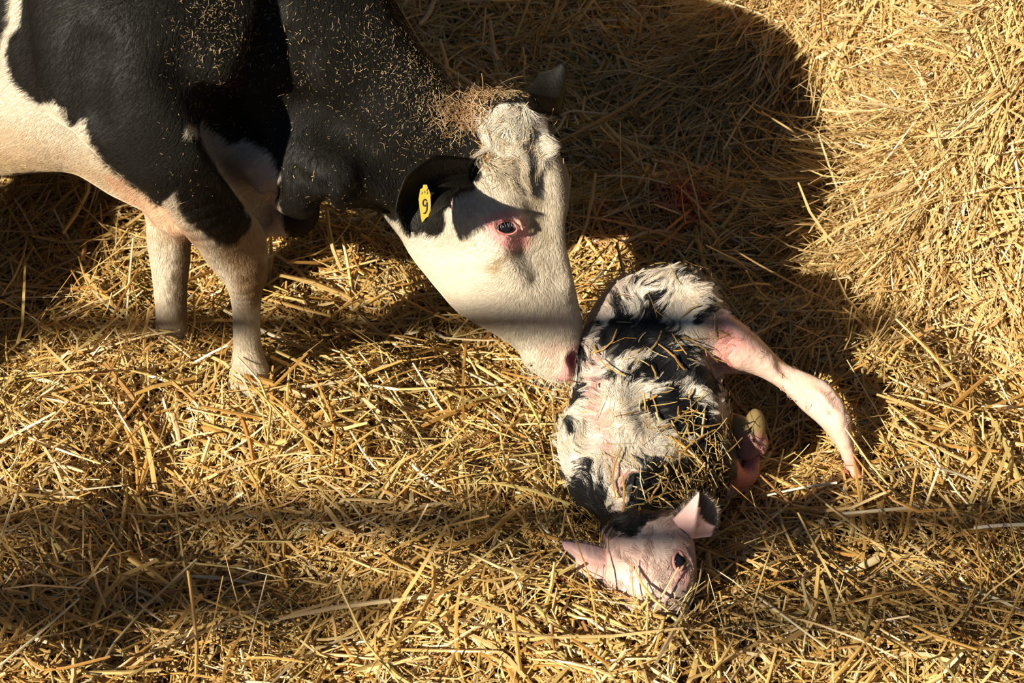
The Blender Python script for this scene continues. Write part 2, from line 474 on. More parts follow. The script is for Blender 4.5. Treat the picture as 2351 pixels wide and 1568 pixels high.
# head axes
HP, HM = V(1185, 290, 3.14), V(1285, 790, 3.28)
h_a = nrm(HM - HP)
_ph = math.radians(58)
h_f = RIGHT * math.sin(_ph) - FWD * math.cos(_ph); h_f = nrm(h_f - h_a * (h_f @ h_a))      # out of the forehead
h_s = np.cross(h_f, h_a); h_s = h_s if h_s @ FWD < 0 else -h_s                             # towards the near cheek
head_g = dict(clip=(cow_f, 0.028), k=.05, prims=[
    Chain([(1165, 285, 3.12, .07), (1185, 380, 3.15, .085), (1195, 470, 3.17, .092), (1210, 560, 3.195, .088), (1238, 650, 3.225, .070), (1265, 730, 3.255, .056), (1282, 790, 3.28, .050)], flat=(h_s, .92), k=.03),
    Chain([(1040, 420, 3.15, .085), (1010, 520, 3.16, .075), (1060, 600, 3.18, .085), (1130, 680, 3.215, .075), (1200, 760, 3.25, .058), (1250, 820, 3.28, .048)], flat=(h_s, .62), k=.05),
    Chain([(1090, 470, 3.13, .075), (1140, 580, 3.16, .062), (1190, 660, 3.2, .05)], k=.04),
    Chain([(1140, 575, 3.11, .022), (1210, 640, 3.165, .018), (1240, 700, 3.2, .015)], k=.03),
    Ball(1158, 502, 3.105, (.048, .035, .035), k=.035),
    Ball(1283, 420, 3.20, (.034, .04, .052), k=.025),
    Ball(1168, 275, 3.10, (.056, .052, .055), k=.03),
    Chain([(1225, 820, 3.265, .045), (1262, 838, 3.27, .042), (1300, 840, 3.27, .040)], k=.02),
    Ball(1310, 800, 3.25, (.018, .02, .02), k=.02),
])
cow_groups = [body_g, fleg_g, nleg_g, head_g]
base_f = lambda P: eval_body(cow_groups, P)
def groove(pts, r, off, k, grp=None):
    q = []
    for px, py in pts:
        d = surf_depth(base_f, px, py)
        q.append((px, py, d + off - r, r))
    return Chain(q, k=k, sub=2)
cow_cuts = [
    groove([(622, 20), (612, 110), (628, 200), (655, 270)], .012, .006, .03),
    groove([(660, 90), (668, 170), (690, 250)], .010, .004, .025),
    groove([(700, 120), (705, 190), (722, 250)], .008, .003, .02),
    groove([(704, 420), (708, 455), (722, 484)], .009, .009, .018),
    groove([(678, 395), (686, 430), (700, 465)], .006, .004, .014),
    groove([(745, 440), (745, 465), (752, 480)], .008, .004, .02),
    groove([(820, 445), (850, 470), (880, 490)], .008, .003, .025),
    groove([(195, 120), (188, 200), (192, 262)], .020, .008, .05),
    groove([(430, 160), (470, 220), (520, 280), (545, 315)], .018, .008, .05),
    groove([(640, 270), (700, 262), (770, 290), (880, 360), (940, 400)], .016, .005, .05),
    groove([(1200, 560), (1225, 590), (1240, 640)], .010, .004, .03),
    groove([(1236, 330), (1238, 400), (1243, 470), (1246, 530), (1240, 570)], .020, .0055, .04),
    groove([(1262, 500), (1272, 560), (1290, 640)], .014, .004, .035),
    groove([(628, 440), (612, 480), (608, 530)], .008, .005, .02),
]
_nd = surf_depth(base_f, 1312, 822)
cow_cuts.append(Ball(1314, 822, _nd + .002, (.008, .012, .010), k=.008))
cow_cuts.append(Chain([(1312, 815, _nd + .004, .007), (1318, 832, _nd + .006, .006), (1316, 850, _nd + .01, .004)], k=.008))
cow_cuts.append(groove([(1200, 832), (1222, 838), (1246, 846), (1275, 850)], .003, .002, .006))
_ed = surf_depth(base_f, 1163, 522)
EYE_C = V(1164, 521, _ed + .0175)
cow_cuts.append(Ball(0, 0, 0, (.0165, .010, .012), axes=[RIGHT, UP, FWD], k=.006, world=V(1163, 522, _ed + .003)))
cow_fn = lambda P: eval_body(cow_groups, P, cow_cuts)
cX = axis_steps((-2.6, -1.0, .022), (-1.0, -.22, .006), (-.22, .13, .0034)); cY = axis_steps((-.58, -.42, .006), (-.42, -.1, .0045), (-.1, .25, .006), (.25, 1.3, .02))
cZ = axis_steps((-.08, .14, .006), (.14, .62, .0040), (.62, 1.0, .007), (1.0, 1.6, .02))
cow_grid = Grid(cow_fn, cX, cY, cZ)
cV, cQ = cow_grid.nets(); cV = relax(cV, cQ, 2)
print('cow verts', len(cV))

# coat colours: a list of (polygon, colour, edge softness px, ragged px)
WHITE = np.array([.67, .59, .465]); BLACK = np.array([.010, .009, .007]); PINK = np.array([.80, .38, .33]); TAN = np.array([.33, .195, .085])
def layer(poly, col, soft=3, rag=7, w=1.0):
    return (poly_field(smooth_poly(poly, 3), step=4), np.array(col), soft, rag, w)
def paint(P, base, layers, ragscale=0.012):
    px, py, d = proj(P)
    c = np.tile(np.array(base, float), (len(P), 1))
    n1 = noise3(P, ragscale, 1) + 0.6 * noise3(P, ragscale * .4, 2)
    for f, col, soft, rag, wgt in layers:
        s = samp_field(f, px, py) + n1 * rag
        a = (1 - sstep(-soft, soft, s)) * wgt
        c = c * (1 - a[:, None]) + col * a[:, None]
    return c
BLK_BODY = [(52, -640), (50, 0), (32, 70), (14, 112), (20, 150), (32, 185), (60, 215), (92, 240), (120, 235), (148, 260), (166, 295), (196, 270), (201, 312), (230, 350), (252, 382), (290, 410), (332, 442), (367, 475), (402, 441), (424, 492), (450, 520), (482, 545), (512, 564), (545, 556), (572, 520), (572, 500), (545, 455), (505, 400), (468, 340), (460, 315),
            (462, 272), (480, 292), (512, 320), (545, 335), (560, 318), (592, 332), (616, 352), (640, 396), (636, 430), (645, 490), (662, 548), (720, 560), (800, 520), (862, 500), (880, 494), (905, 508), (930, 498), (960, 515), (985, 505), (1000, 460), (1040, 452), (1085, 420), (1104, 400), (1100, 350), (1106, 305), (1110, 272), (1128, 250), (1160, 240), (1200, 240), (1230, 262), (1246, 300), (1275, 240), (1300, 100), (1000, -640)]
cow_layers = [
    layer([(-1400, -640), (20, -640), (22, 0), (12, 60), (0, 100), (-40, 200), (-400, 260), (-1400, 300)], BLACK),
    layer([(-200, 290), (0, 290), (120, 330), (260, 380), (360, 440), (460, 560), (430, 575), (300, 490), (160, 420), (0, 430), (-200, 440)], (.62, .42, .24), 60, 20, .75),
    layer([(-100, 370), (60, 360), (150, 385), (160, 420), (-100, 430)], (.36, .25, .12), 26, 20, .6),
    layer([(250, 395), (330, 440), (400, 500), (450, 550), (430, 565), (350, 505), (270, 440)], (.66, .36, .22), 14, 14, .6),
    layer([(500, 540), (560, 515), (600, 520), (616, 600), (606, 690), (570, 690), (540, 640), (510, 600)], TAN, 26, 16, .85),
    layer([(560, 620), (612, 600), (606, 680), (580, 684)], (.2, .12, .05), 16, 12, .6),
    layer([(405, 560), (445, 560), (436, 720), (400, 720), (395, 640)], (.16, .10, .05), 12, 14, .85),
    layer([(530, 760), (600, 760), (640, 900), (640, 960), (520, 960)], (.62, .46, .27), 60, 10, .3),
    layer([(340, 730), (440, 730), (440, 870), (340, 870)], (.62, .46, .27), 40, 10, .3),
    layer([(600, 400), (640, 420), (650, 540), (600, 540)], (.55, .42, .36), 20, 6, .6),
    layer([(530, 340), (600, 360), (600, 420), (540, 420)], (.75, .48, .42), 30, 6, .3),
    layer(BLK_BODY, BLACK, 3, 4),
    layer([(424, 302), (432, 286), (450, 280), (455, 310), (440, 304), (430, 308)], WHITE, 3, 3),
    layer([(955, 482), (985, 455), (1003, 458), (1022, 490), (1024, 520), (1008, 540), (985, 541), (960, 528), (945, 505)], BLACK, 3, 6),
    layer([(1114, 500), (1140, 488), (1178, 484), (1202, 502), (1218, 535), (1208, 566), (1170, 574), (1132, 556), (1114, 528)], (.78, .37, .34), 12, 7, .9),
    layer([(1138, 512), (1165, 503), (1190, 512), (1192, 530), (1165, 540), (1142, 530)], (.68, .28, .26), 6, 2, .8),
    layer([(1200, 380), (1235, 300), (1300, 350), (1312, 440), (1300, 520), (1275, 560), (1250, 600), (1228, 540), (1205, 460)], (.46, .39, .28), 16, 12, .55),  # grey-tan hair, widened to paint shade on the forehead's far half
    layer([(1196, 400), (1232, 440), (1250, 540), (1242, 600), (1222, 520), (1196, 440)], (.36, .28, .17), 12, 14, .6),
    layer([(1120, 610), (1160, 585), (1200, 570), (1160, 600), (1150, 625), (1130, 630)], (.42, .30, .16), 7, 10, .75),
    layer([(1240, 790), (1270, 785), (1340, 785), (1330, 890), (1290, 890), (1250, 872), (1262, 840)], (.76, .50, .38), 20, 10, .55),
    layer([(1293, 835), (1308, 812), (1330, 795), (1326, 870), (1305, 880), (1285, 868)], (.78, .36, .34), 12, 6, .8),
    layer([(1304, 812), (1316, 810), (1322, 830), (1322, 862), (1310, 845), (1303, 826)], (.42, .06, .07), 5, 2, .9),
]
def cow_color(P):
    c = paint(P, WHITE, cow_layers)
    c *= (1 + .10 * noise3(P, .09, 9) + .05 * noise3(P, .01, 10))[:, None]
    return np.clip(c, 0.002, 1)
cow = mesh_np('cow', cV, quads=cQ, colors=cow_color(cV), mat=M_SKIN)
tag(cow, 'large black and white cow bending its head down to lick the newborn calf', 'cow')

# eye with lids, lashes
def uv_ball(name, c, r, mat, parent, squash=(1, 1, 1), axes=None, seg=40):
    u = np.linspace(0, 2 * PI, seg, endpoint=False); v = np.linspace(0, PI, seg // 2 + 1)
    A = np.eye(3) if axes is None else np.array(axes)
    vs = []
    for b in v:
        for a in u: vs.append((math.sin(b) * math.cos(a) * squash[0], math.sin(b) * math.sin(a) * squash[1], math.cos(b) * squash[2]))
    vs = np.array(vs) * r @ A + c
    q = [(i * seg + j, i * seg + (j + 1) % seg, (i + 1) * seg + (j + 1) % seg, (i + 1) * seg + j) for i in range(seg // 2) for j in range(seg)]
    return mesh_np(name, vs, quads=np.array(q)[:, ::-1], mat=mat, parent=parent)
def tube_loop(name, pts, r, col, mat, parent, closed=True, flat=1.0):
    pts = smooth_poly(pts, 5, closed); n = len(pts); m = 10
    r = np.broadcast_to(r, (n,)) if np.ndim(r) == 0 else np.interp(np.linspace(0, 1, n), np.linspace(0, 1, len(r)), r)
    T = nrm(np.roll(pts, -1, 0) - np.roll(pts, 1, 0)) if closed else nrm(np.gradient(pts, axis=0))
    A = nrm(np.cross(T, FWD)); B = np.cross(T, A)
    th = np.linspace(0, 2 * PI, m, endpoint=False)
    vs = pts[:, None] + (A[:, None] * np.cos(th)[None, :, None] + B[:, None] * np.sin(th)[None, :, None] * flat) * r[:, None, None]
    q = []
    for i in range(n if closed else n - 1):
        for j in range(m):
            a = i * m + j; b = i * m + (j + 1) % m; c = ((i + 1) % n) * m + (j + 1) % m; d = ((i + 1) % n) * m + j
            q.append((a, b, c, d))
    vs = vs.reshape(-1, 3)
    return mesh_np(name, vs, quads=np.array(q), colors=np.tile(np.array(col), (len(vs), 1)), mat=mat, parent=parent)

eye = uv_ball('eye', V(1163.5, 521.5, _ed + .020), .0185, M_EYE, cow)
def ring(pts, dep_off):
    return [V(x, y, max(surf_depth(base_f, x, y) + dep_off, _ed - .0008)) for x, y in pts]
lid_pts = [(1138, 524), (1146, 513), (1160, 508), (1174, 508), (1184, 517), (1187, 527), (1178, 536), (1164, 538), (1150, 534), (1142, 529)]
tube_loop('eyelid', ring(lid_pts, .0015), .0016, (.45, .18, .16), M_SKIN, cow)
tube_loop('eyelid', ring([(1128, 520), (1140, 503), (1160, 496), (1180, 499), (1192, 512), (1200, 528)], .004), [.001, .004, .0055, .0055, .004, .001], (.78, .45, .38), M_SKIN, cow, closed=False)
# lashes
n = 11; t = np.linspace(0, 1, n)
bx = np.interp(t, [0, .3, .6, 1], [1140, 1152, 1170, 1184]); by = np.interp(t, [0, .3, .6, 1], [518, 511, 508, 514])
L = []
for a, b in zip(bx, by):
    sx = rng.normal(0, 2)
    L.append([V(a, b, _ed - .001), V(a + 1 + sx * .5, b + 5, _ed - .006), V(a + 2 + sx, b + 8 + rng.random() * 3, _ed - .008), V(a + 3 + sx * 1.5, b + 9 + rng.random() * 6, _ed - .010)])
hair_np('eyelashes', np.array(L), .00022, np.tile([.8, .76, .68], (n, 1)), M_HAIR, cow)

# ---- ears: a cupped leaf lofted along its midrib
def make_ear(name, mid, wvec, cup, widths, thick, colors, parent, rows=22, cols=13, mat=None, sub=None):
    """mid: midrib points; wvec: side vector per point; cup: how far the rims come forward (vector per point)."""
    mid = smooth_poly(mid, 8, False); n = len(mid)
    tt = np.linspace(0, 1, n)
    def ip(a):
        a = np.array(a, float); k = np.linspace(0, 1, len(a))
        return np.stack([np.interp(tt, k, a[:, c]) for c in range(a.shape[1])], -1) if a.ndim == 2 else np.interp(tt, k, a)
    wv, cu, wd = ip(wvec), ip(cup), ip(widths)
    th = ip(thick)
    s = np.linspace(-1, 1, cols)
    outer = mid[:, None] + wv[:, None] * (wd[:, None] * s[None])[..., None] + cu[:, None] * (np.abs(s)[None] ** 2 * wd[:, None])[..., None]
    dn = np.cross(np.gradient(outer, axis=0), np.gradient(outer, axis=1)); dn = nrm(dn)
    inner = outer + dn * (th[:, None] * (1 - .6 * s[None] ** 4))[..., None]
    vs = np.concatenate([outer.reshape(-1, 3), inner.reshape(-1, 3)]); N = n * cols; q = []
    for i in range(n - 1):
        for j in range(cols - 1):
            a = i * cols + j
            q.append((a, a + 1, a + cols + 1, a + cols)); q.append((N + a, N + a + cols, N + a + cols + 1, N + a + 1))
        for j in (0, cols - 1):
            a = i * cols + j; q.append((a, a + cols, N + a + cols, N + a))
    for i in (0, n - 1):
        for j in range(cols - 1):
            a = i * cols + j; q.append((a, a + 1, N + a + 1, N + a))
    c = np.concatenate([np.tile(colors[0], (N, 1)), np.tile(colors[1], (N, 1))])
    return mesh_np(name, vs, quads=np.array(q), colors=c, mat=mat or M_SKIN, parent=parent), outer, inner, dn

_de = surf_depth(base_f, 1090, 400)
ear_mid = [V(1100, 398, _de + .02), V(1060, 400, _de - .02), V(1012, 412, _de - .055), V(968, 445, _de - .075), V(945, 490, _de - .08), V(946, 532, _de - .075)]
ear_w = [nrm(UP * 1.0 - FWD * .1), nrm(UP * 1.0 + RIGHT * .1), nrm(UP * .8 + RIGHT * -.3), nrm(UP * .45 - RIGHT * .7), nrm(UP * .1 - RIGHT * 1.), nrm(-UP * .1 - RIGHT * 1.)]
ear_cup = [-FWD * .5, -FWD * .7, -FWD * 1.2 + RIGHT * .1, -FWD * 1.4 + RIGHT * .3, -FWD * 1.4 + RIGHT * .3, -FWD * .3 + RIGHT * .2]
ear_n, eo, ei, _dn = make_ear('ear', ear_mid, ear_w, ear_cup, [.018, .024, .034, .038, .030, .004], [.004] * 6, (BLACK * 1.2, BLACK * 1.2), cow)
_df = surf_depth(base_f, 1215, 245)
ear_f, fo, fi, _dn = make_ear('ear', [V(1205, 224, 3.16), V(1234, 222, 3.18), V(1260, 212, 3.2), V(1279, 188, 3.21), V(1292, 150, 3.215)],
    [nrm(UP * .8 - RIGHT * .4)] * 2 + [nrm(UP * .9 - RIGHT * .45)] * 2 + [nrm(UP * .4 - RIGHT * .9)], [FWD * .5] * 5, [.010, .026, .037, .022, .001], [.004] * 5, (BLACK * 1.4, BLACK * 1.4), cow)

# ---- ear tag with its number
def plate(name, outline, dep, thick, mat, parent, deps=None):
    o = np.array([V(x, y, dep + (0 if deps is None else deps[i])) for i, (x, y) in enumerate(outline)]); n = len(o)
    b = o + FWD * thick
    me = bpy.data.meshes.new(name)
    me.from_pydata(np.concatenate([o, b]).tolist(), [], [list(range(n))[::-1], list(range(n, 2 * n))] + [(i, (i + 1) % n, n + (i + 1) % n, n + i) for i in range(n)])
    me.materials.append(mat); me.update()
    return link(bpy.data.objects.new(name, me), parent)
TAGD = _de - .103
tag_o = plate('ear_tag', [(965, 434), (975, 430), (984, 434), (988, 446), (989, 470), (988, 494), (978, 500), (969, 511), (966, 498), (961, 458)], TAGD, .0015, M_TAG, cow)
tag_o['label'] = 'yellow plastic ear tag printed with a black 9'
plate('tag_stud', [(972, 424), (980, 424), (982, 432), (979, 438), (972, 438), (970, 431)], TAGD - .002, .02, M_TAG, tag_o)
tube_loop('tag_number', [V(978 + dx, 466 + dy, TAGD - .0006) for dx, dy in [(1.5, -4), (-2, -8), (-6, -5), (-7, 2), (-4, 7), (0, 5), (2, -1), (2, 8), (1, 18), (-3, 24), (-6, 23)]],
          .0011, (.01, .01, .01), M_INK, tag_o, closed=False, flat=.4)
for k_, (x, y) in enumerate([(968, 443), (974, 441), (980, 443)]):
    tube_loop('tag_mark', [V(x, y - 3, TAGD - .0004), V(x + 2, y, TAGD - .0004), V(x, y + 3, TAGD - .0004)], .0005, (.1, .05, .01), M_INK, tag_o, closed=False, flat=.4)

# ---- coat
def cow_dir(P):
    px, py, d = proj(P)
    down = np.array([0, 0, -1.0])
    body = -HEADING * .8 + down * .7
    head = h_a * .9 - h_f * .15
    neck = down * .8 + HEADING * -.1
    wh = sstep(980, 1080, px)[:, None]; wn = sstep(600, 700, px)[:, None]
    leg = ((py > 520) & (px < 640)).astype(float)[:, None]
    dv = body * (1 - wn) + neck * wn
    dv = dv * (1 - wh) + head * wh
    ck = (sstep(520, 600, py) * sstep(870, 960, px))[:, None]          # cheek hair runs back from the nose
    dv = dv * (1 - ck) + (h_a * .2 - h_f * .9) * ck * .8 + dv * ck * .2
    dv = dv * (1 - leg) + down * leg
    sw = np.stack([noise3(P, .10, 21), noise3(P, .10, 22), noise3(P, .10, 23)], -1)
    return dv + sw * .5
def hair_mask(P):
    px, py, d = proj(P)
    m = in_frame(P) * .7 + in_frame(P, 420) * .3
    m *= 1 - ((px - 1164) ** 2 / 26 ** 2 + (py - 522) ** 2 / 16 ** 2 < 1)
    nose = ((px > 1285) & (py > 800))
    m *= np.where(nose, .06, 1.0)
    m *= np.where((px > 1100) & (px < 1215) & (py > 485) & (py < 570), .35, 1.0)
    Nn = cow_grid.grad(P)
    m *= (np.sum(Nn * (P - CAM), 1) < 0.35)
    return m
if True:
    NH = 300000
    roots = sample_tris(cV, cQ, NH, hair_mask)
    rx, ry, rd = proj(roots)
    ln = .011 + .004 * rng.random(NH)
    ln = np.where((rx < 330) & (ry > 330), .018, ln); ln = np.where(rx > 1080, .009, ln)
    hp = grow(cow_grid, roots, cow_dir, ln, k=4, lift=.0015, jitter=.10)
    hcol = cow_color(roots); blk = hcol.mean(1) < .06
    hcol = hcol * (1 + rng.normal(0, .12, NH))[:, None]
    hcol = np.where(blk[:, None], np.array([.014, .0115, .0085]) * (.5 + rng.random(NH) * .9)[:, None], hcol)
    hair_np('coat', hp, .00014 + .00005 * rng.random(NH), np.clip(hcol, .003, 1), M_HAIR, cow)
    # curly poll tuft
    def tuft_mask(P):
        px, py, d = proj(P)
        return in_frame(P) * (((px - 1174) / 64) ** 2 + ((py - 320) / 92) ** 2 < 1) * (py > 242) * (np.sum(cow_grid.grad(P) * (P - CAM), 1) < 0.5)
    NT = 9000
    roots = sample_tris(cV, cQ, NT, tuft_mask)
    def tdir(P):
        px, py, d = proj(P)
        s = np.stack([noise3(P, .03, 31), noise3(P, .03, 32), noise3(P, .03, 33)], -1)
        return h_a * 1.0 + RIGHT * ((px - 1175) / 120)[:, None] * .5 + s * 1.2 - UP * 0
    tp = grow(cow_grid, roots, tdir, .022 + .022 * rng.random(NT), k=7, lift=.013, jitter=.15, curl=.9)
    cl = noise3(roots, .012, 35)
    tp[:, 2:] += (cow_grid.grad(roots) * (.010 * np.clip(cl, -.3, 1))[:, None])[:, None]
    tc = np.array([.88, .80, .66]) * (.75 + .4 * rng.random(NT))[:, None] * np.where(cl < -.2, .7, 1)[:, None]
    px_, py_, _ = proj(roots)
    tc *= np.where((py_ > 340)[:, None], np.array([.72, .66, .58]), 1.0)
    tf = hair_np('poll_tuft', tp, .00032, tc, M_HAIR, cow); tf['label'] = 'curly white forelock between the ears'
    # whiskers on the chin
    nw = 60; wr = []
    for q in range(nw):
        x = 1196 + rng.random() * 110; y = np.interp(x, [1192, 1205, 1232, 1262, 1300], [812, 836, 858, 873, 880]) - 4 - rng.random() * 8
        d = surf_depth(base_f, x, y)
        dx, dy = -.35 + rng.normal(0, .35), 1.0; l = 14 + rng.random() * 34
        wr.append([V(x + dx * l * s_, y + dy * l * s_ + 6 * s_ * s_, d + .002 - .01 * s_) for s_ in (0, .33, .66, 1)])
    hair_np('whiskers', np.array(wr), .00028, np.tile([.72, .66, .55], (nw, 1)), M_HAIR, cow)
    # ear fur: short fringe around the rims
    for (oo, eobj, nn, rr) in ((eo, ear_n, 5000, .010), (fo, ear_f, 2500, .006)):
        a = rng.random(nn); b = rng.random(nn)
        b = np.where(rng.random(nn) < .45, np.where(rng.random(nn) < .5, 0.0, 1.0), b)
        i = (a * (oo.shape[0] - 1.01)); j = (b * (oo.shape[1] - 1.01)); i0 = i.astype(int); j0 = j.astype(int)
        r0 = oo[i0, j0] * (1 - (i - i0))[:, None] + oo[i0 + 1, j0] * (i - i0)[:, None]
        dv = nrm(nrm(oo[i0 + 1, j0] - oo[i0, j0]) * .8 + nrm(oo[i0, j0] - oo[i0, oo.shape[1] // 2] + 1e-6) * .7 + rng.normal(0, .25, (nn, 3)))
        pts = np.stack([r0, r0 + dv * rr * .4, r0 + dv * rr * .75 - UP * .001, r0 + dv * rr - UP * .002], 1)
        hair_np('ear_fur', pts, .0002, np.array([.02, .018, .014]) * (.6 + rng.random(nn))[:, None], M_HAIR, eobj)

# ================================================================== CALF
rng = np.random.default_rng(23)
CALF_OUT = [(1392, 1195), (1345, 1170), (1318, 1135), (1298, 1085), (1284, 1045), (1282, 1000), (1296, 955), (1314, 925), (1313, 880), (1322, 820), (1336, 765), (1352, 722), (1385, 676), (1425, 645), (1470, 626), (1520, 618), (1565, 618), (1602, 632), (1638, 664), (1658, 712),
            (1700, 738), (1745, 772), (1795, 820), (1850, 848), (1900, 868), (1928, 900), (1952, 945), (1966, 1000), (1972, 1050), (1985, 1080), (2000, 1095), (2010, 1140), (1960, 1150), (1944, 1110), (1932, 1065), (1915, 1025), (1880, 985), (1835, 952), (1805, 910), (1762, 878), (1715, 858), (1672, 850), (1650, 852), (1655, 900), (1662, 960), (1682, 1010), (1700, 1060), (1690, 1120), (1650, 1170), (1600, 1195), (1560, 1230), (1400, 1230)]
CHEAD_OUT = [(1425, 1180), (1398, 1200), (1384, 1240), (1377, 1290), (1384, 1330), (1403, 1370), (1425, 1410), (1450, 1440), (1500, 1452), (1550, 1440), (1588, 1410), (1600, 1365), (1599, 1320), (1594, 1275), (1588, 1235), (1572, 1205), (1540, 1188), (1480, 1172)]
calf_f = poly_field(smooth_poly(CALF_OUT, 3), x0=1100, y0=500, x1=2200, y1=1600, step=4)
chead_f = poly_field(smooth_poly(CHEAD_OUT, 3), x0=1100, y0=900, x1=2000, y1=1600, step=4)
calf_g = dict(clip=(calf_f, 0.03), prims=[
    Chain([(1530, 735, 3.38, .135), (1500, 840, 3.335, .132), (1475, 950, 3.28, .130), (1460, 1060, 3.2, .122), (1468, 1140, 3.14, .095), (1480, 1210, 3.08, .070)], k=.04),
    Chain([(1400, 790, 3.3, .055), (1385, 900, 3.27, .055), (1395, 1000, 3.21, .055), (1425, 1100, 3.12, .045), (1445, 1170, 3.05, .035)], k=.05),   # spine
    Ball(1440, 690, 3.32, (.06, .07, .06), k=.05), Ball(1600, 690, 3.33, (.06, .06, .07), k=.05),
    Chain([(1330, 1010, 3.2, .05), (1340, 1090, 3.16, .05)], k=.05),
    Chain([(1530, 950, 3.24, .095), (1590, 1040, 3.22, .075), (1640, 1090, 3.22, .05)], k=.05),
    Chain([(1600, 850, 3.33, .07), (1630, 960, 3.32, .06)], k=.05),
    # hind leg
    Chain([(1590, 740, 3.32, .095), (1660, 785, 3.29, .066), (1725, 815, 3.285, .045), (1790, 862, 3.285, .033), (1850, 900, 3.28, .034), (1900, 938, 3.27, .037), (1930, 1000, 3.27, .029), (1950, 1055, 3.275, .022), (1965, 1095, 3.28, .021), (1980, 1140, 3.285, .022)], k=.03),
    Chain([(1840, 870, 3.275, .022), (1895, 905, 3.262, .024), (1935, 960, 3.262, .018)], k=.02),
])
chead_g = dict(clip=(chead_f, 0.025), k=.03, prims=[
    Ball(1487, 1262, 2.98, (.082, .078, .07), k=.03),
    Chain([(1490, 1290, 2.97, .076), (1498, 1370, 2.95, .064), (1508, 1450, 2.97, .046)], k=.04),
    Ball(1556, 1278, 2.935, (.026, .032, .028), k=.025), Ball(1405, 1330, 2.94, (.026, .03, .028), k=.025),
    Chain([(1480, 1215, 3.03, .075), (1480, 1150, 3.09, .08)], k=.03),
])
climb_g = dict(k=.02, prims=[
    Chain([(1630, 1075, 3.22, .042), (1668, 1092, 3.215, .024), (1698, 1102, 3.23, .018), (1722, 1085, 3.25, .015), (1724, 1040, 3.26, .015)], k=.02)])
calf_groups = [calf_g, chead_g, climb_g]
calf_b = lambda P: eval_body(calf_groups, P)
_save = base_f; base_f = calf_b
calf_cuts = [
    groove([(1372, 860), (1370, 940), (1385, 1020), (1405, 1080)], .010, .003, .03),
    groove([(1660, 760), (1640, 810), (1650, 850)], .012, .004, .03),
    groove([(1800, 845), (1850, 900), (1900, 960)], .006, .003, .02),
    groove([(1845, 865), (1890, 885), (1925, 925)], .005, .002, .015),
    groove([(1945, 1040), (1955, 1075)], .004, .002, .01),
    groove([(1500, 800), (1530, 880), (1520, 940)], .014, .003, .05),
    groove([(1470, 880), (1500, 960), (1490, 1020)], .014, .003, .05),
    groove([(1560, 860), (1590, 920), (1570, 1000)], .014, .004, .04),
    groove([(1440, 1020), (1500, 1040), (1560, 1020)], .012, .003, .04),
    groove([(1340, 960), (1350, 1010)], .010, .003, .04),
    groove([(1535, 1345), (1550, 1320), (1562, 1310)], .005, .003, .015),
]
_ce = surf_depth(calf_b, 1557, 1287); _cl = surf_depth(calf_b, 1396, 1348)
calf_cuts.append(Ball(0, 0, 0, (.0075, .0125, .011), axes=[RIGHT, UP, FWD], k=.006, world=V(1557, 1288, _ce + .002)))
kX = axis_steps((.05, .62, .0042)); kY = axis_steps((-.85, -.5, .0035), (-.5, .05, .0045)); kZ = axis_steps((-.12, .36, .0038))
calf_fn = lambda P: eval_body(calf_groups, P, calf_cuts)
calf_grid = Grid(calf_fn, kX, kY, kZ)
kV, kQ = calf_grid.nets(); kV = relax(kV, kQ, 2)
print('calf verts', len(kV))
Z = lambda pts: [(1230 + .3954 * x, 580 + .3954 * y) for x, y in pts]
CW = np.array([.74, .67, .57]); CB = np.array([.012, .012, .013]); CP = np.array([.82, .50, .43])
def bl(pts): return layer(Z(pts), CB, 2.5, 9)
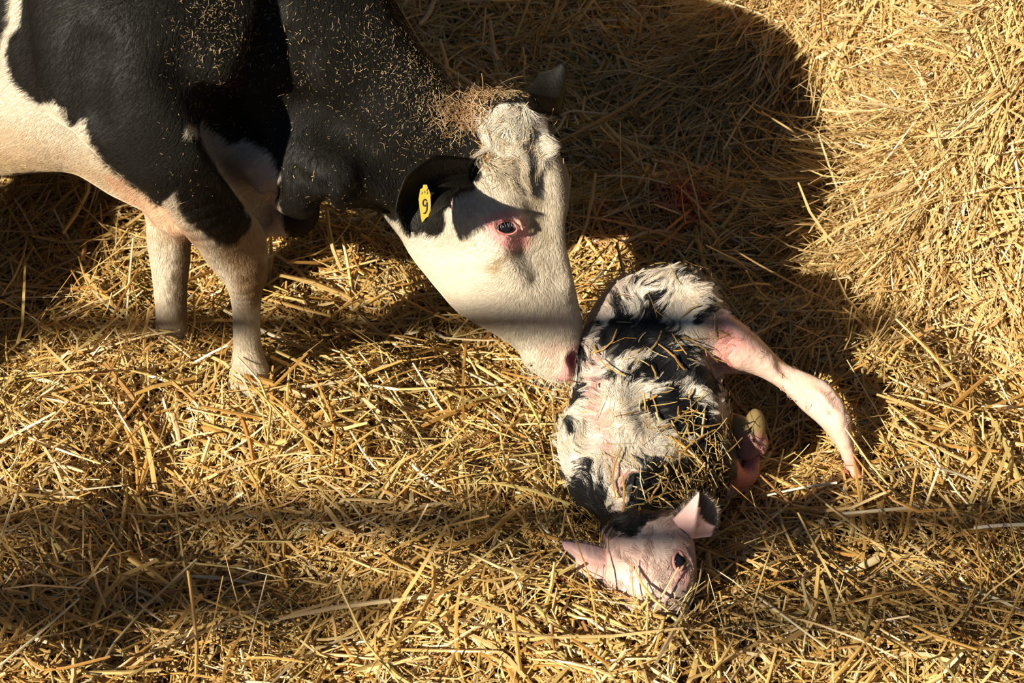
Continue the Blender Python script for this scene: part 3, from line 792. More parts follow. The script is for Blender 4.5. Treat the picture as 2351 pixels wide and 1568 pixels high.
calf_tint = [
    layer([(1655, 700), (1740, 760), (1850, 850), (1940, 900), (2000, 1100), (1990, 1160), (1940, 1120), (1900, 1020), (1800, 920), (1700, 860), (1640, 860), (1620, 800)], (.70, .44, .35), 24, 10, .8),
    layer([(1660, 750), (1700, 750), (1720, 790), (1690, 830), (1650, 850), (1640, 800)], (.85, .36, .32), 22, 14, .75),
    layer([(1930, 1050), (1990, 1060), (2010, 1150), (1940, 1150)], (.80, .30, .26), 16, 8, .85),
    layer([(1365, 830), (1385, 850), (1395, 950), (1415, 1040), (1440, 1130), (1420, 1130), (1395, 1050), (1375, 960), (1362, 880)], (.72, .34, .30), 12, 10, .75),
    layer([(1345, 720), (1400, 670), (1470, 640), (1400, 720), (1370, 800), (1340, 860)], (.78, .60, .50), 24, 14, .7),
    layer([(1385, 1240), (1470, 1240), (1500, 1290), (1470, 1330), (1400, 1330), (1378, 1300)], (.72, .36, .31), 24, 18, .65),
    layer([(1380, 1180), (1600, 1180), (1600, 1450), (1380, 1450)], (.66, .46, .39), 20, 14, .7),
    layer([(1540, 1262), (1560, 1256), (1575, 1272), (1580, 1320), (1560, 1345), (1540, 1340), (1538, 1300)], (.45, .24, .22), 8, 4, .8),
    layer([(1560, 1340), (1600, 1330), (1600, 1450), (1480, 1450), (1530, 1390)], (.16, .12, .12), 20, 10, .6),
    layer([(1640, 1040), (1740, 960), (1760, 1080), (1720, 1130), (1640, 1120)], (.50, .10, .08), 20, 10, .85),
    bl([(360, 440), (410, 370), (470, 335), (540, 340), (560, 400), (600, 320), (690, 270), (745, 230), (740, 300), (700, 340), (760, 410), (830, 480), (890, 570), (940, 650), (1000, 700), (1045, 750), (1000, 800), (930, 760), (850, 760), (780, 760), (700, 740), (640, 730), (600, 690), (640, 640), (700, 600), (620, 570), (560, 520), (540, 560), (500, 600), (420, 615), (375, 560)]),
    bl([(700, 770), (800, 790), (900, 830), (1000, 900), (1080, 1000), (1190, 1180), (1130, 1300), (1100, 1420), (950, 1450), (800, 1480), (600, 1540), (560, 1400), (610, 1260), (700, 1200), (830, 1200), (860, 1080), (760, 1010), (660, 940), (660, 830)]),
    bl([(430, 310), (520, 268), (640, 270), (700, 230), (745, 225), (720, 300), (600, 290), (500, 300)]),
    bl([(415, 690), (470, 660), (540, 670), (600, 700), (640, 740), (560, 745), (510, 715), (440, 725)]),
    bl([(225, 680), (240, 600), (290, 560), (325, 590), (290, 660), (250, 740), (215, 740)]),
    bl([(210, 790), (265, 750), (275, 830), (225, 890), (200, 860)]),
    bl([(270, 1180), (320, 1180), (330, 1260), (360, 1350), (350, 1440), (330, 1560), (230, 1480), (130, 1360), (200, 1310), (250, 1300)]),
    bl([(360, 1330), (430, 1300), (400, 1400), (410, 1480), (600, 1480), (600, 1600), (300, 1600), (250, 1500), (330, 1440)]),
    bl([(510, 1290), (600, 1280), (650, 1320), (640, 1400), (620, 1520), (540, 1450), (505, 1380)]),
    bl([(780, 90), (850, 85), (930, 110), (970, 160), (940, 175), (880, 145), (800, 130)]),
    bl([(545, 175), (570, 140), (590, 190), (570, 220)]), bl([(635, 190), (655, 145), (680, 195), (710, 210), (670, 228), (640, 222)]),
    bl([(915, 385), (965, 325), (1030, 325), (990, 395), (940, 400)]), bl([(925, 570), (995, 555), (985, 605), (950, 610)]),
    bl([(940, 250), (1010, 255), (965, 285)]), bl([(740, 285), (830, 298), (780, 335), (735, 330)]), bl([(180, 990), (225, 975), (235, 1035), (200, 1065)]),
]
def calf_color(P, warp=True):
    Q = P + .010 * np.stack([noise3(P, .02, 41), noise3(P, .02, 42), noise3(P, .02, 43)], -1)
    c = paint(Q, CW, calf_tint, .009)
    y = np.clip(noise3(P, .025, 44) * .5, 0, .35)[:, None]
    wt = (c.mean(1) > .3)[:, None]
    c = np.where(wt, c * (1 - y) + c * np.array([1.0, .80, .52]) * y, c)
    return np.clip(c, .002, 1)
calf = mesh_np('calf', kV, quads=kQ, colors=calf_color(kV), mat=M_CALF)
tag(calf, 'wet newborn black and white calf lying in the straw under the cow muzzle', 'calf')
uv_ball('eye', V(1557, 1288, _ce + .0125), .0145, M_EYE, calf)
uv_ball('eye', V(1400, 1350, _cl + .012), .013, M_EYE, calf)
def cring(pts, off, cap): return [V(x, y, max(surf_depth(calf_b, x, y) + off, cap)) for x, y in pts]
tube_loop('eyelid', cring([(1557, 1265), (1566, 1275), (1569, 1292), (1564, 1307), (1554, 1308), (1547, 1296), (1547, 1278)], .0, _ce - .001), .0024, (.5, .24, .22), M_CALF, calf)
# ears
_cr = surf_depth(calf_b, 1570, 1225)
PEAR = np.array([.78, .50, .46])
def fold_ear(name, left, ridge, right, rows=18, cols=9, thick=.0026):
    L_, M_, R_ = [smooth_poly([V(*p) for p in q], rows, False) for q in (left, ridge, right)]
    n = min(len(L_), len(M_), len(R_)); t = np.linspace(0, 1, cols)[None, :, None]
    def bow(a, b, k): return a[:n, None] * (1 - t) + b[:n, None] * t + (-FWD * k) * (np.sin(t * PI)) * np.linalg.norm(a[:n] - b[:n], axis=1)[:, None, None]
    outer = np.concatenate([bow(L_, M_, .12), bow(M_, R_, -.16)[:, 1:]], 1); C_ = outer.shape[1]
    dn = nrm(np.cross(np.gradient(outer, axis=0), np.gradient(outer, axis=1)) + 1e-9)
    sgn = np.sign(np.sum(dn * FWD, -1, keepdims=True)); inner = outer + dn * sgn * thick
    vs = np.concatenate([outer.reshape(-1, 3), inner.reshape(-1, 3)]); N = n * C_; q = []
    for i in range(n - 1):
        for j in range(C_ - 1):
            a = i * C_ + j; q.append((a, a + 1, a + C_ + 1, a + C_)); q.append((N + a, N + a + C_, N + a + C_ + 1, N + a + 1))
        for j in (0, C_ - 1):
            a = i * C_ + j; q.append((a, a + C_, N + a + C_, N + a))
    for i in (0, n - 1):
        for j in range(C_ - 1):
            a = i * C_ + j; q.append((a, a + 1, N + a + 1, N + a))
    o = mesh_np(name, vs, quads=np.array(q), colors=np.tile(PEAR, (len(vs), 1)), mat=M_CALF, parent=calf)
    return o, outer
r_ = _cr
cer, ceo = fold_ear('ear', [(1540, 1196, r_ + .01), (1560, 1176, r_ - .004), (1582, 1152, r_ - .012), (1604, 1130, r_ - .018)],
    [(1588, 1238, r_ + .004), (1594, 1200, r_ - .024), (1600, 1164, r_ - .028), (1606, 1130, r_ - .020)], [(1632, 1232, r_ + .006), (1645, 1202, r_ - .002), (1643, 1164, r_ - .008), (1614, 1131, r_ - .016)])
_cq = surf_depth(calf_b, 1390, 1290)
cel, clo = fold_ear('ear', [(1392, 1258, _cq + .006), (1350, 1247, _cq - .004), (1318, 1244, _cq - .006), (1289, 1242, _cq - .002)],
    [(1396, 1292, _cq - .004), (1356, 1284, _cq - .018), (1322, 1266, _cq - .016), (1290, 1245, _cq - .004)], [(1392, 1330, _cq + .006), (1350, 1324, _cq + .002), (1312, 1296, _cq + .002), (1291, 1250, _cq)])
def ear_black(o, fn):
    me = o.data; n = len(me.vertices); co = np.zeros(n * 3, np.float32); me.vertices.foreach_get('co', co); co = co.reshape(-1, 3).astype(float)
    a = me.color_attributes['tint']; c = np.zeros(n * 4, np.float32); a.data.foreach_get('color', c); c = c.reshape(-1, 4)
    px, py, d = proj(co); wgt = fn(px, py, co)[:, None]
    c[:, :3] = c[:, :3] * (1 - wgt) + np.array([.015, .013, .013]) * wgt
    a.data.foreach_set('color', c.ravel())
ear_black(cer, lambda px, py, P: np.maximum(sstep(-3, 3, (px - 1604) * .9 - (py - 1178) * .9 + 8 * noise3(P, .008, 3)) * (px > 1605), sstep(1634, 1639, px + 3 * noise3(P, .006, 3))))
ear_black(cer, lambda px, py, P: sstep(0, 3, 1572 - px - (py - 1160) * .95 + 3 + 3 * noise3(P, .006, 3)))
ear_black(cel, lambda px, py, P: sstep(-2, 2, (py - 1272) * .8 - (px - 1305) * .6 + 5 * noise3(P, .01, 3)) * (px < 1322))
# the small hoof turned up beside the body
HC = np.array([.24, .17, .07])  # hoof yellow, darkened in place of the shade it lies in
def claw(px, py, d, w_, h_, tilt):
    g = [Ball(px, py, d, (w_, h_ * .6, h_), axes=[RIGHT * math.cos(tilt) + UP * math.sin(tilt), FWD, UP * math.cos(tilt) - RIGHT * math.sin(tilt)], k=.01)]
    return g
hg = dict(prims=claw(1701, 990, 3.235, .0150, .028, .2) + claw(1732, 984, 3.24, .0175, .033, -.06) + claw(1748, 1022, 3.25, .011, .020, -.2) + claw(1712, 1035, 3.24, .018, .016, 0) + [])
_c = V(1722, 1005, 3.24)
hgrid = Grid(lambda P: eval_body([hg], P), *[axis_steps((_c[i] - .06, _c[i] + .06, .002)) for i in range(3)])
hV, hQ = hgrid.nets(); hV = relax(hV, hQ, 2)
hx, hy, _ = proj(hV)
hc_ = HC[None] * (1 - sstep(985, 1010, hy))[:, None] + np.array([.34, .17, .14]) * sstep(985, 1010, hy)[:, None]
hoof_o = mesh_np('hoof', hV, quads=hQ, colors=hc_, mat=M_CALF, parent=calf); hoof_o['label'] = 'soft yellow cloven hoof turned up'

# wet clumped coat of the calf
def calf_mask(P):
    px, py, d = proj(P); m = in_frame(P)
    leg = (px > 1665).astype(float)
    m *= (1 - leg * .97)
    m *= np.where((py > 1205) & (py < 1450), .40, 1)
    m *= 1 - ((px - 1557) ** 2 / 15 ** 2 + (py - 1288) ** 2 / 26 ** 2 < 1)
    m *= (np.sum(calf_grid.grad(P) * (P - CAM), 1) < .6)
    return m
SP = nrm(V(1430, 1150, 3.08) - V(1400, 760, 3.3))
def calf_dir(P):
    px, py, d = proj(P)
    side = np.tanh((px - 1395) / 60)[:, None]
    dv = -SP * .55 + RIGHT * side * .7 + np.array([0, 0, -.3])
    hd = (py > 1205).astype(float)[:, None]
    th = 2 * PI * noise3(P, .045, 51)
    dv = dv * (1 - hd) + (RIGHT * np.cos(th)[:, None] * .5 + UP * (np.sin(th)[:, None] * .5 - .5)) * hd
    sw = np.stack([noise3(P, .035, 52), noise3(P, .035, 53), noise3(P, .035, 54)], -1)
    return dv + sw * .9
if True:
    NG, PER = 5200, 16
    g0 = sample_tris(kV, kQ, NG, calf_mask)
    gx, gy, _ = proj(g0); gc0 = calf_color(g0)
    gl = np.where(gy > 1205, .014, np.where(gc0.mean(1) < .2, .026, .021)) * (.7 + .7 * rng.random(NG)); gl = np.where(gx > 1665, .008, gl)
    gp = grow(calf_grid, g0, calf_dir, gl, k=7, lift=.0026, jitter=.13)
    N0 = calf_grid.grad(g0)
    up = (rng.random(NG) < .07) * (gx < 1665) * (gy < 1205) * (.003 + .008 * rng.random(NG))
    gp += (N0 * up[:, None])[:, None] * (np.linspace(0, 1, 7) ** 1.5)[None, :, None]
    gc = calf_color(g0); tipc = calf_color(gp[:, 4])
    turn = (tipc.mean(1) < .15) & (gc.mean(1) > .15) & (rng.random(NG) < .75); gc[turn] = tipc[turn]
    turn = (tipc.mean(1) > .3) & (gc.mean(1) < .1) & (rng.random(NG) < .25); gc[turn] = tipc[turn]
    rp = np.repeat(gp, PER, 0); rc = np.repeat(gc, PER, 0); RN = np.repeat(N0, PER, 0)
    off = rng.normal(0, .0036, (len(rp), 3)); off -= RN * np.sum(off * RN, 1, keepdims=True)
    taper = np.array([1, .98, .9, .78, .62, .46, .34])
    rp = rp + off[:, None] * taper[None, :, None]
    kill = RN[:, None] * (calf_grid.sample(rp[:, 0]) + .0012)[:, None, None]; rp[:, 0] -= kill[:, 0]
    for q in range(1, 7):
        sd_ = calf_grid.sample(rp[:, q]); lo = .0008
        fix = np.where(sd_ < lo, lo - sd_, 0); rp[:, q] += calf_grid.grad(rp[:, q]) * fix[:, None]
    rc = rc * (1 + rng.normal(0, .10, len(rc)))[:, None]
    ch = hair_np('wet_coat', rp, .00026, np.clip(rc, .003, 1), M_WET, calf)
    for (oo, eobj, nn) in ((ceo, cer, 900), (clo, cel, 500)):
        a = rng.random(nn); b = np.where(rng.random(nn) < .5, 0.0, .999)
        i = a * (oo.shape[0] - 1.01); i0 = i.astype(int); j0 = (b * (oo.shape[1] - 1)).round().astype(int)
        r0 = oo[i0, j0] * (1 - (i - i0))[:, None] + oo[i0 + 1, j0] * (i - i0)[:, None]
        dv = nrm(nrm(oo[i0 + 1, j0] - oo[i0, j0]) * .5 + nrm(oo[i0, j0] - oo[i0, oo.shape[1] // 2]) * .9 + rng.normal(0, .2, (nn, 3)))
        l = .003 + .006 * rng.random(nn)[:, None]
        pts = np.stack([r0, r0 + dv * l * .4, r0 + dv * l * .75, r0 + dv * l], 1)
        c = np.where(rng.random(nn)[:, None] < .75, np.array([.05, .04, .035]), np.array([.7, .55, .4]))
        hair_np('ear_fur', pts, .0002, c, M_WET, eobj)

# ================================================================== GROUND
rng = np.random.default_rng(31)
def Gp(px, py, z=0.0):
    """Point at height z seen at a photo pixel."""
    r = RIGHT * ((px - 1175.5) / FPX) + UP * ((784.0 - py) / FPX) + FWD
    return CAM + r * ((z - CAM[2]) / r[2])
FOOT = np.array([Gp(x, y)[:2] for x, y in [(1380, -500), (1450, -60), (1530, 70), (1620, 200), (1790, 270), (1900, 360), (1830, 450), (1840, 560), (1930, 720), (2130, 820), (2420, 910), (3300, 980)]])
FOOT = smooth_poly(FOOT, 5, False)
def foot_dist(x, y):
    """Distance from the foot line of the heap, + on the heap's side."""
    d = np.full(x.shape, 1e9); sg = np.ones(x.shape)
    for i in range(len(FOOT) - 1):
        a, e = FOOT[i], FOOT[i + 1] - FOOT[i]
        wx, wy = x - a[0], y - a[1]
        t = np.clip((wx * e[0] + wy * e[1]) / (e @ e), 0, 1)
        q = np.hypot(wx - e[0] * t, wy - e[1] * t)
        m = q < d
        sg = np.where(m, np.sign(e[0] * wy - e[1] * wx), sg); d = np.where(m, q, d)
    return d * sg
MOUNDS = [  # px, py, height, radius (m): bumps and hollows of the bedding
    (1500, 1545, .055, .13), (1300, 1520, .04, .12), (1700, 1500, .04, .16), (1760, 950, -.07, .12), (1730, 1040, -.05, .09), (1830, 1130, .035, .12), (2050, 1180, .04, .14),
    (1080, 800, -.05, .12), (900, 780, -.02, .12), (300, 900, .05, .25), (700, 1000, .035, .22), (1150, 1050, .03, .15), (1560, 560, .06, .14), (1420, 560, .06, .13), (800, 570, .05, .20),
    (580, 930, .035, .10), (395, 830, .035, .09), (1260, 1130, .02, .08), (1350, 1000, -.03, .10), (380, 1350, -.05, .28), (900, 1280, .035, .2), (80, 1450, .06, .2), (1150, 1450, .05, .18), (2000, 1480, .04, .2), (1480, 1350, -.04, .13)]
_mw = [(Gp(a, b)[:2], h_, r_) for a, b, h_, r_ in MOUNDS]
def hgt(x, y, fine=True):
    h = .034 * noise2(x, y, .34, 1) + .042 * noise2(x, y, .16, 2)
    if fine: h = h + .014 * noise2(x, y, .06, 3)
    for c, a, r in _mw:
        h = h + a * np.exp(-((x - c[0]) ** 2 + (y - c[1]) ** 2) / (r * r) * 1.6)
    s = foot_dist(x, y) + .10 * noise2(x, y, .35, 5) + .05 * noise2(x, y, .15, 6)
    bank = 1.05 * (1 - np.exp(-np.maximum(s, 0) * 2.3)) * sstep(-.02, .12, s)
    bank = bank + sstep(0, .2, s) * (.08 * noise2(x, y, .28, 7) + .065 * noise2(x, y, .12, 8))
    back = .30 * sstep(.55, 2.2, y) + .78 * np.exp(-(((x + 1.60) / .40) ** 2 + ((y + .34) / .40) ** 2) * 1.5)   # unseen straw mound added at left to shade ground behind the legs
    return h + bank + back
# the packed straw under the loose stalks, coloured darker for shade in the gaps
gx_ = np.arange(-3.2, 3.4, .03); gy_ = np.arange(-2.2, 3.6, .03)
GX, GY = np.meshgrid(gx_, gy_, indexing='ij'); GZ = hgt(GX, GY, False) - .012
nx_, ny_ = GX.shape; ii = np.arange(nx_ * ny_).reshape(nx_, ny_)
gq = np.stack([ii[:-1, :-1], ii[1:, :-1], ii[1:, 1:], ii[:-1, 1:]], -1).reshape(-1, 4)
M_BED = bpy.data.materials.new('packed_straw'); M_BED.use_nodes = True
_nt = M_BED.node_tree; _b = _nt.nodes['Principled BSDF']; _b.inputs['Roughness'].default_value = .8
_tc = _nt.nodes.new('ShaderNodeTexCoord'); _n = _nt.nodes.new('ShaderNodeTexNoise'); _n.inputs['Scale'].default_value = 60; _n.inputs['Detail'].default_value = 6
_r = _nt.nodes.new('ShaderNodeValToRGB'); _r.color_ramp.elements[0].color = (.05, .025, .008, 1); _r.color_ramp.elements[1].color = (.13, .07, .025, 1)
_r.color_ramp.elements[0].position = .35; _r.color_ramp.elements[1].position = .7
_nt.links.new(_tc.outputs['Object'], _n.inputs['Vector']); _nt.links.new(_n.outputs['Fac'], _r.inputs[0]); _nt.links.new(_r.outputs[0], _b.inputs['Base Color'])
floor = mesh_np('floor', np.stack([GX, GY, GZ], -1).reshape(-1, 3), quads=gq, mat=M_BED); floor['kind'] = 'structure'

PAL = np.array([[.72, .50, .20], [.64, .40, .13], [.78, .58, .29], [.52, .29, .085], [.60, .45, .18], [.80, .66, .42], [.46, .38, .15], [.40, .20, .06], [.86, .78, .58]])
PALW = np.array([.22, .2, .17, .12, .12, .07, .05, .03, .02])
def straw_colors(n, pale=0.0):
    c = PAL[rng.choice(len(PAL), n, p=PALW / PALW.sum())]
    c = c * (.76 + .38 * rng.random(n))[:, None] * np.array([1.0, .97, .88])
    if np.ndim(pale) or pale: c = c * (1 - np.reshape(pale, (-1, 1)) * .5) + np.array([.80, .62, .34]) * np.reshape(pale, (-1, 1)) * .5
    return c
def straw_mesh(name, C0, D, N, L, W, col, bend, kink, mat=M_STRAW, K=5, reject=None, round_=None):
    """Split hollow stalks: bent ribbons with a folded section. C0 centre, D direction, N face normal."""
    n = len(C0); t = np.linspace(-.5, .5, K)
    S = nrm(np.cross(D, N)); N2 = nrm(np.cross(S, D))
    pts = C0[:, None] + D[:, None] * (L[:, None] * t[None])[..., None]
    arc = (t ** 2 * 4 - .33)
    pts += N2[:, None] * (bend[:, 0:1] * L[:, None] * arc[None])[..., None] + S[:, None] * (bend[:, 1:2] * L[:, None] * arc[None])[..., None]
    kp = kink[:, 0:1]; after = np.maximum(t[None] + .5 - kp, 0) * L[:, None]
    pts += (N2[:, None] * kink[:, 1:2, None] + S[:, None] * kink[:, 2:3, None]) * after[..., None]
    if reject is not None:
        ok = reject(pts); pts, S, N2, W, col, L = pts[ok], S[ok], N2[ok], W[ok], col[ok], L[ok]; n = len(pts)
    T = nrm(np.gradient(pts, axis=1)); SS = nrm(np.cross(T, N2[:, None])); NN = np.cross(SS, T)
    tw = (rng.normal(0, .6, n)[:, None] * t[None])[..., None]
    SS = nrm(SS * np.cos(tw) + NN * np.sin(tw)); NN = np.cross(SS, T)
    w_ = (W[:, None] * np.where(np.abs(t) > .45, .75, 1.0)[None])[..., None] * .5
    vs = np.stack([pts - SS * w_, pts + NN * w_ * .75, pts + SS * w_], 2)      # n K 3 3
    base = (np.arange(n) * K * 3)[:, None, None]
    k = np.arange(K - 1)[None, :, None] * 3; j = np.arange(2)[None, None, :]
    a = base + k + j
    q = np.stack([a, a + 1, a + 4, a + 3], -1).reshape(-1, 4)
    cc = np.repeat(col, K * 3, 0)
    o = mesh_np(name, vs.reshape(-1, 3), quads=q, colors=np.clip(cc, 0, 1), mat=mat, smooth=False)
    return o
def keep_out(pts):
    m = np.ones(len(pts), bool)
    for q in range(pts.shape[1]):
        P = pts[:, q]
        for g, r in ((cow_grid, .0), (calf_grid, .0)):
            lo = np.array([a[0] for a in g.ax]); hi = np.array([a[-1] for a in g.ax])
            s = np.all((P > lo) & (P < hi), axis=1) & m
            if s.any():
                v = g.sample(P[s]); idx = np.flatnonzero(s); m[idx[v < -r]] = False
    return m
def scatter(n, x0, x1, y0, y1, want):
    """Random ground spots seen by (or near) the camera; want(x, y, s) gives the share to keep."""
    xs = rng.uniform(x0, x1, n); ys = rng.uniform(y0, y1, n)
    z = hgt(xs, ys); e = .02
    gx = (hgt(xs + e, ys, False) - hgt(xs - e, ys, False)) / (2 * e); gy = (hgt(xs, ys + e, False) - hgt(xs, ys - e, False)) / (2 * e)
    s = foot_dist(xs, ys)
    P = np.stack([xs, ys, z], -1); N = nrm(np.stack([-gx, -gy, np.ones(n)], -1))
    px, py, d = proj(P)
    fr = ((px > -160) & (px < 2510) & (py > -180) & (py < 1760)) * 1.0
    fr = np.where(fr > 0, 1, .12) * (d > .9)
    p = fr * np.sqrt(1 + gx ** 2 + gy ** 2) / 2.2 * want(xs, ys, s)
    ok = rng.random(n) < p
    return P[ok], N[ok], s[ok], px[ok], py[ok]
def lay(name, n, want, Lr, Wr, deep, tilt, x=(-2.3, 2.6), y=(-1.6, 2.7), flow=.5, kinky=.35, downhill=0.0, seed=0, pale=0.0):
    P, N, s, px, py = scatter(n, *x, *y, want); m = len(P)
    th = rng.uniform(0, 2 * PI, m); fl = 2 * PI * noise2(P[:, 0], P[:, 1], .22, 11 + seed)
    D = np.stack([np.cos(th), np.sin(th), 0 * th], -1) + flow * 1.6 * np.stack([np.cos(fl), np.sin(fl), 0 * fl], -1)
    if downhill:
        g = nrm(np.stack([N[:, 0], N[:, 1], -np.hypot(N[:, 0], N[:, 1]) ** 2 - 1e-3], -1)); D = D + downhill * g
    D = D - N * np.sum(D * N, 1, keepdims=True); D = nrm(D)
    D = nrm(D + N * rng.normal(0, tilt, m)[:, None])
    up = rng.random(m) ** 1.5 * deep[1] + (1 - rng.random(m)) * deep[0]
    L = np.clip(rng.gamma(3.0, Lr / 3.0, m), .012, Lr * 3); W = Wr * np.clip(np.exp(rng.normal(-.25, .45, m)), .25, 2.0)
    C0 = P + N * up[:, None] + N * (np.abs(np.sum(D * N, 1)) * L * .32)[:, None]
    NN = nrm(N + rng.normal(0, .45, (m, 3)))
    bend = rng.normal(0, .07, (m, 2)); kk = np.zeros((m, 3)); q = rng.random(m) < kinky
    kk[:, 0] = rng.uniform(.25, .75, m); kk[q, 1] = rng.normal(0, .35, q.sum()) ; kk[q, 2] = rng.normal(0, .6, q.sum())
    cl = straw_colors(m, pale)
    for a, b, r, g in ((1572, 532, .035, .8), (1545, 548, .03, .5), (1415, 555, .04, .35), (1700, 1120, .03, .4)):
        q = Gp(a, b, .03)[:2]; wq = g * np.exp(-((P[:, 0] - q[0]) ** 2 + (P[:, 1] - q[1]) ** 2) / r ** 2)[:, None]
        cl = cl * (1 - wq) + np.array([.45, .02, .015]) * wq
    return straw_mesh(name, C0, D, NN, L, W, cl, bend, kk, reject=keep_out)
on_floor = lambda x, y, s: (s < .04) * 1.0
on_heap = lambda x, y, s: (s >= .0) * 1.0
if True:
    a = lay('straw_bedding', int(460000), on_floor, .055, .0042, (-.012, .016), .22, kinky=.35)
    b = lay('straw_bedding', int(110000), on_floor, .12, .0050, (-.004, .026), .18, kinky=.45, seed=1)
    b2 = lay('straw_bedding', int(300000), on_floor, .020, .0026, (-.005, .020), .35, kinky=.1, seed=3)
    c = lay('straw_heap', int(330000), on_heap, .055, .0042, (-.015, .02), .24, y=(-.9, 2.7), x=(0, 2.6), downhill=.5, seed=2, pale=.45)
    d = lay('straw_heap', int(110000), on_heap, .12, .0048, (-.005, .035), .25, y=(-.9, 2.7), x=(0, 2.6), downhill=.7, kinky=.4, seed=4, pale=.45)
    d2 = lay('straw_heap', int(200000), on_heap, .022, .0026, (-.01, .02), .4, y=(-.9, 2.7), x=(0, 2.6), kinky=.1, seed=6, pale=.5)
    tufts = []
    for (px, py, n, dx, dy, spread, L0, fl) in [(1720, 110, 900, -.7, -.75, .35, .16, .10), (1800, 190, 700, -.2, -1, .3, .15, .10), (1960, 450, 1100, -1, .1, .35, .17, .11), (1930, 560, 900, -.8, -.6, .35, .17, .10),
                                            (2080, 600, 700, -.6, -.8, .4, .15, .12), (1680, 60, 500, -.9, -.3, .3, .15, .08), (2000, 700, 500, -.7, -.7, .4, .15, .1)]:
        c0 = Gp(px, py, .0)
        for _ in range(8):
            hh = float(hgt(np.array([c0[0]]), np.array([c0[1]]))[0]); c0 = .5 * c0 + .5 * Gp(px, py, hh)
        x_ = c0[0] + rng.normal(0, fl, n); y_ = c0[1] + rng.normal(0, fl, n)
        P = np.stack([x_, y_, hgt(x_, y_) + rng.random(n) * .05], -1)
        D = nrm(RIGHT * dx + UP * dy * .9 - FWD * .38 + rng.normal(0, spread, (n, 3)))
        L = L0 * (.4 + 1.1 * rng.random(n) ** 1.5); kk = np.zeros((n, 3)); kk[:, 0] = .5
        tufts.append(straw_mesh('tuft', P + D * L[:, None] * .3, D, nrm(UP + rng.normal(0, .6, (n, 3))), L, .0035 * np.clip(np.exp(rng.normal(-.2, .4, n)), .3, 2), straw_colors(n, .6), rng.normal(0, .06, (n, 2)), kk, reject=keep_out))
    def merge(o, others):
        """one object out of several stuff meshes"""
        vs, qs, cs, nb = [], [], [], 0
        for q in [o] + others:
            me = q.data; n = len(me.vertices)
            v = np.zeros(n * 3, np.float32); me.vertices.foreach_get('co', v)
            l = np.zeros(len(me.loops), np.int32); me.loops.foreach_get('vertex_index', l)
            k = np.zeros(n * 4, np.float32); me.color_attributes['tint'].data.foreach_get('color', k)
            vs.append(v.reshape(-1, 3)); qs.append(l.reshape(-1, 4) + nb); cs.append(k.reshape(-1, 4)[:, :3]); nb += n
            bpy.data.objects.remove(q); bpy.data.meshes.remove(me)
        return np.concatenate(vs), np.concatenate(qs), np.concatenate(cs)
    v, q, k = merge(a, [b, b2]); bed = mesh_np('straw_bedding', v, quads=q, colors=k, mat=M_STRAW, smooth=False)
    print('bed quads', len(q))
    tag(bed, 'loose golden straw bedding strewn over the floor around the two animals', 'straw', kind='stuff')
    v, q, k = merge(c, [d, d2] + tufts); heap = mesh_np('straw_heap', v, quads=q, colors=k, mat=M_STRAW, smooth=False)
    print('heap quads', len(q))
    tag(heap, 'tall sunlit heap of pale straw rising behind the calf', 'straw heap', kind='stuff')

def on_body(name, grid, Vt, Q, n, mask, Lm, Wm, off, col, tilt=.12, dirf=None, spread=1.0):
    r = sample_tris(Vt, Q, n, mask); N = grid.grad(r)
    D = rng.normal(0, spread, (n, 3)) + (0 if dirf is None else dirf(r)); D = nrm(D - N * np.sum(D * N, 1, keepdims=True))
    D = nrm(D + N * (rng.normal(0, tilt, n)[:, None] + tilt * .5))
    L = Lm * np.clip(np.exp(rng.normal(-.1, .65, n)), .3, 4); W = Wm * np.clip(np.exp(rng.normal(-.1, .4, n)), .4, 2)
    r = r - N * grid.sample(r)[:, None]
    C = r + N * (off[0] + (off[1] - off[0]) * rng.random(n))[:, None] + N * np.abs(np.sum(D * N, 1) * L * .3)[:, None]
    kk = np.zeros((n, 3)); kk[:, 0] = rng.uniform(.3, .7, n); kq = rng.random(n) < .3; kk[kq, 2] = rng.normal(0, .7, kq.sum())
    return straw_mesh(name, C, D, nrm(N + rng.normal(0, .3, (n, 3))), L, W, col(n), rng.normal(0, .05, (n, 2)), kk, K=4)
def blob(px, py, cx, cy, rx, ry, a=1.0):
    return a * np.exp(-((px - cx) / rx) ** 2 - ((py - cy) / ry) ** 2)
def front(P, grid):
    return np.sum(grid.grad(P) * (P - CAM), 1) < .45
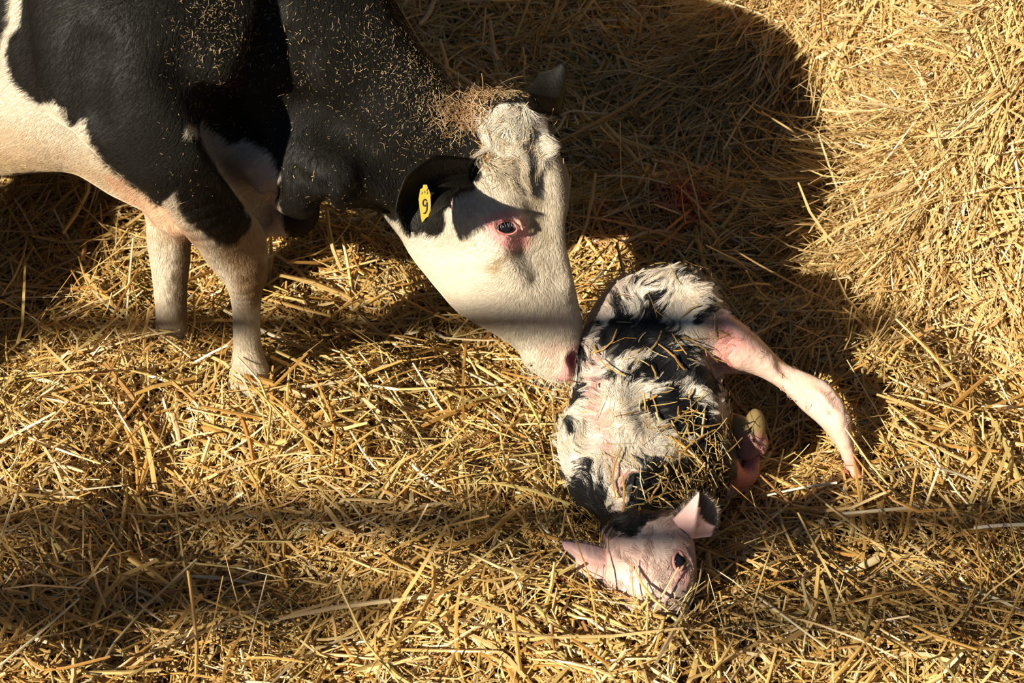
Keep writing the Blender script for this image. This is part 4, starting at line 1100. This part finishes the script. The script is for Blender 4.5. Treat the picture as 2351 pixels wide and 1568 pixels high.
if True:
    def m1(P):
        px, py, d = proj(P)
        m = .03 + blob(px, py, 1000, 180, 110, 110, .5) + blob(px, py, 1060, 240, 60, 60, 2.2) + blob(px, py, 480, 60, 70, 100, .35) + blob(px, py, 900, 120, 150, 120, .18) + blob(px, py, 1000, 330, 90, 60, .15) + blob(px, py, 620, 80, 150, 120, .08) + blob(px, py, 1155, 218, 40, 14, 2.5)
        return m * in_frame(P, 10) * front(P, cow_grid) * ((px > 360) & (py < 480) & (px < 1250)) * (1 - blob(px, py, 1180, 300, 60, 60, .95)) * ((px < 1120) | (py < 235))
    def chaffcol(n): return np.array([.70, .52, .28]) * (.6 + .6 * rng.random(n))[:, None] * np.array([1, .98, .95])
    p1 = on_body('chaff', cow_grid, cV, cQ, 7500, m1, .0029, .00050, (.001, .003), chaffcol)
    def m2(P):
        px, py, d = proj(P)
        return in_frame(P, 10) * front(P, cow_grid) * (blob(px, py, 1065, 262, 42, 34, 1.0) + blob(px, py, 1125, 226, 40, 12, .18) + blob(px, py, 1110, 370, 14, 50, .3))
    p2 = on_body('chaff', cow_grid, cV, cQ, 620, m2, .013, .0010, (.002, .011), lambda n: (np.array([.56, .33, .15]) + np.array([.2, .2, .18]) * (rng.random(n) < .3)[:, None]) * (.5 + .7 * rng.random(n))[:, None], tilt=.3)
    def m3(P):
        px, py, d = proj(P)
        return in_frame(P, 10) * front(P, cow_grid) * (blob(px, py, 1165, 345, 60, 22, 1.0) + .25 * blob(px, py, 1170, 290, 60, 60))
    p3 = on_body('chaff', cow_grid, cV, cQ, 140, m3, .012, .0009, (.011, .018), chaffcol, tilt=.3)
    v, q, k = merge(p1, [p2, p3]) if 'merge' in globals() else (None,) * 3
    ch_ = mesh_np('chaff', v, quads=q, colors=k, mat=M_STRAW, smooth=False)
    tag(ch_, 'fine straw chaff sprinkled over the black neck and poll of the cow', 'chaff', kind='stuff')
    def m4(P):
        px, py, d = proj(P)
        return in_frame(P) * front(P, calf_grid) * (blob(px, py, 1600, 1060, 60, 80, 1.0) + blob(px, py, 1540, 1130, 90, 40, .7) + blob(px, py, 1560, 960, 60, 60, .4) + .025 + blob(px, py, 1540, 800, 90, 90, .08)) * (px < 1668) * (py < 1195)
    s1 = on_body('straw', calf_grid, kV, kQ, 430, m4, .030, .0022, (.004, .012), lambda n: straw_colors(n) * (.55 + .5 * rng.random(n))[:, None], tilt=.15)
    def m5(P):
        px, py, d = proj(P)
        return in_frame(P) * front(P, calf_grid) * ((py > 1345) * 1.0 + .02) * (py > 1195) * (np.hypot(px - 1557, py - 1288) > 60)
    s2 = on_body('straw', calf_grid, kV, kQ, 110, m5, .05, .0034, (.004, .02), lambda n: straw_colors(n, .3), tilt=.2)
    def m6(P):
        px, py, d = proj(P)
        return in_frame(P) * front(P, calf_grid) * (px > 1650) * (px < 1990)
    s3 = on_body('straw', calf_grid, kV, kQ, 26, m6, .010, .0014, (.0005, .0015), lambda n: np.array([.50, .26, .08]) * np.ones((n, 1)), tilt=.05)
    v, q, k = merge(s1, [s2, s3])
    cs_ = mesh_np('clinging_straw', v, quads=q, colors=k, mat=M_STRAW, smooth=False)
    tag(cs_, 'broken straw stuck to the wet flank and face of the calf', 'straw', kind='stuff')
    # single stalks that stand out
    def stalk(pts, wid, col, label, hs):
        """pts: photo pixels, hs: height above the bedding at each"""
        w3 = []
        for (x, y), h_ in zip(pts, hs):
            z = 0.0
            for _ in range(12):
                p = Gp(x, y, z); z = .5 * z + .5 * (float(hgt(np.array([p[0]]), np.array([p[1]]))[0]) + h_)
            w3.append(Gp(x, y, z))
        r = np.full(len(w3) * 1, wid / 2)
        o = tube_loop('straw_stalk', np.array(w3), r, col, M_STRAW, None, closed=False, flat=.55)
        return tag(o, label, 'straw')
    stalk([(289, 752), (297, 640), (306, 546)], .004, (.85, .72, .45), 'single pale straw stalk standing upright to the left of the cow forelegs', (.0, .10, .20))
    stalk([(446, 832), (490, 808), (524, 792)], .004, (.90, .84, .66), 'short whitish straw stalk between the two cow forelegs, pointing at the nearer hoof', (.03, .05, .07))
    stalk([(870, 762), (960, 790), (1052, 812)], .0035, (.78, .58, .30), 'long thin straw stalk lying in shade below the cow chin', (.03, .04, .03))
    stalk([(2118, 1182), (2136, 1130), (2156, 1075)], .005, (.82, .66, .38), 'thick pale straw stalk standing up to the right of the calf hind hoof', (.02, .05, .09))
    stalk([(2156, 1074), (2200, 1088), (2254, 1112)], .0045, (.86, .76, .55), 'pale straw stalk sloping down to the right, behind the thick upright one', (.09, .06, .03))
    stalk([(1932, 1180), (2020, 1172), (2110, 1164)], .006, (.84, .70, .44), 'long flat pale straw blade lying level in front of the calf hind hoof', (.03, .04, .035))
    stalk([(2236, 1212), (2300, 1206), (2420, 1202)], .006, (.92, .84, .66), 'bright white straw blade running out at the right edge of the picture', (.03, .035, .03))
    stalk([(1936, 1316), (1980, 1300), (2016, 1282)], .013, (.78, .62, .34), 'short wide flattened straw blade lit on the dark bedding at lower right', (.02, .03, .03))
    stalk([(1760, 1138), (1840, 1120), (1922, 1108)], .004, (.92, .84, .66), 'thin white straw stalk lying between the calf body and its hind hoof', (.03, .04, .03))
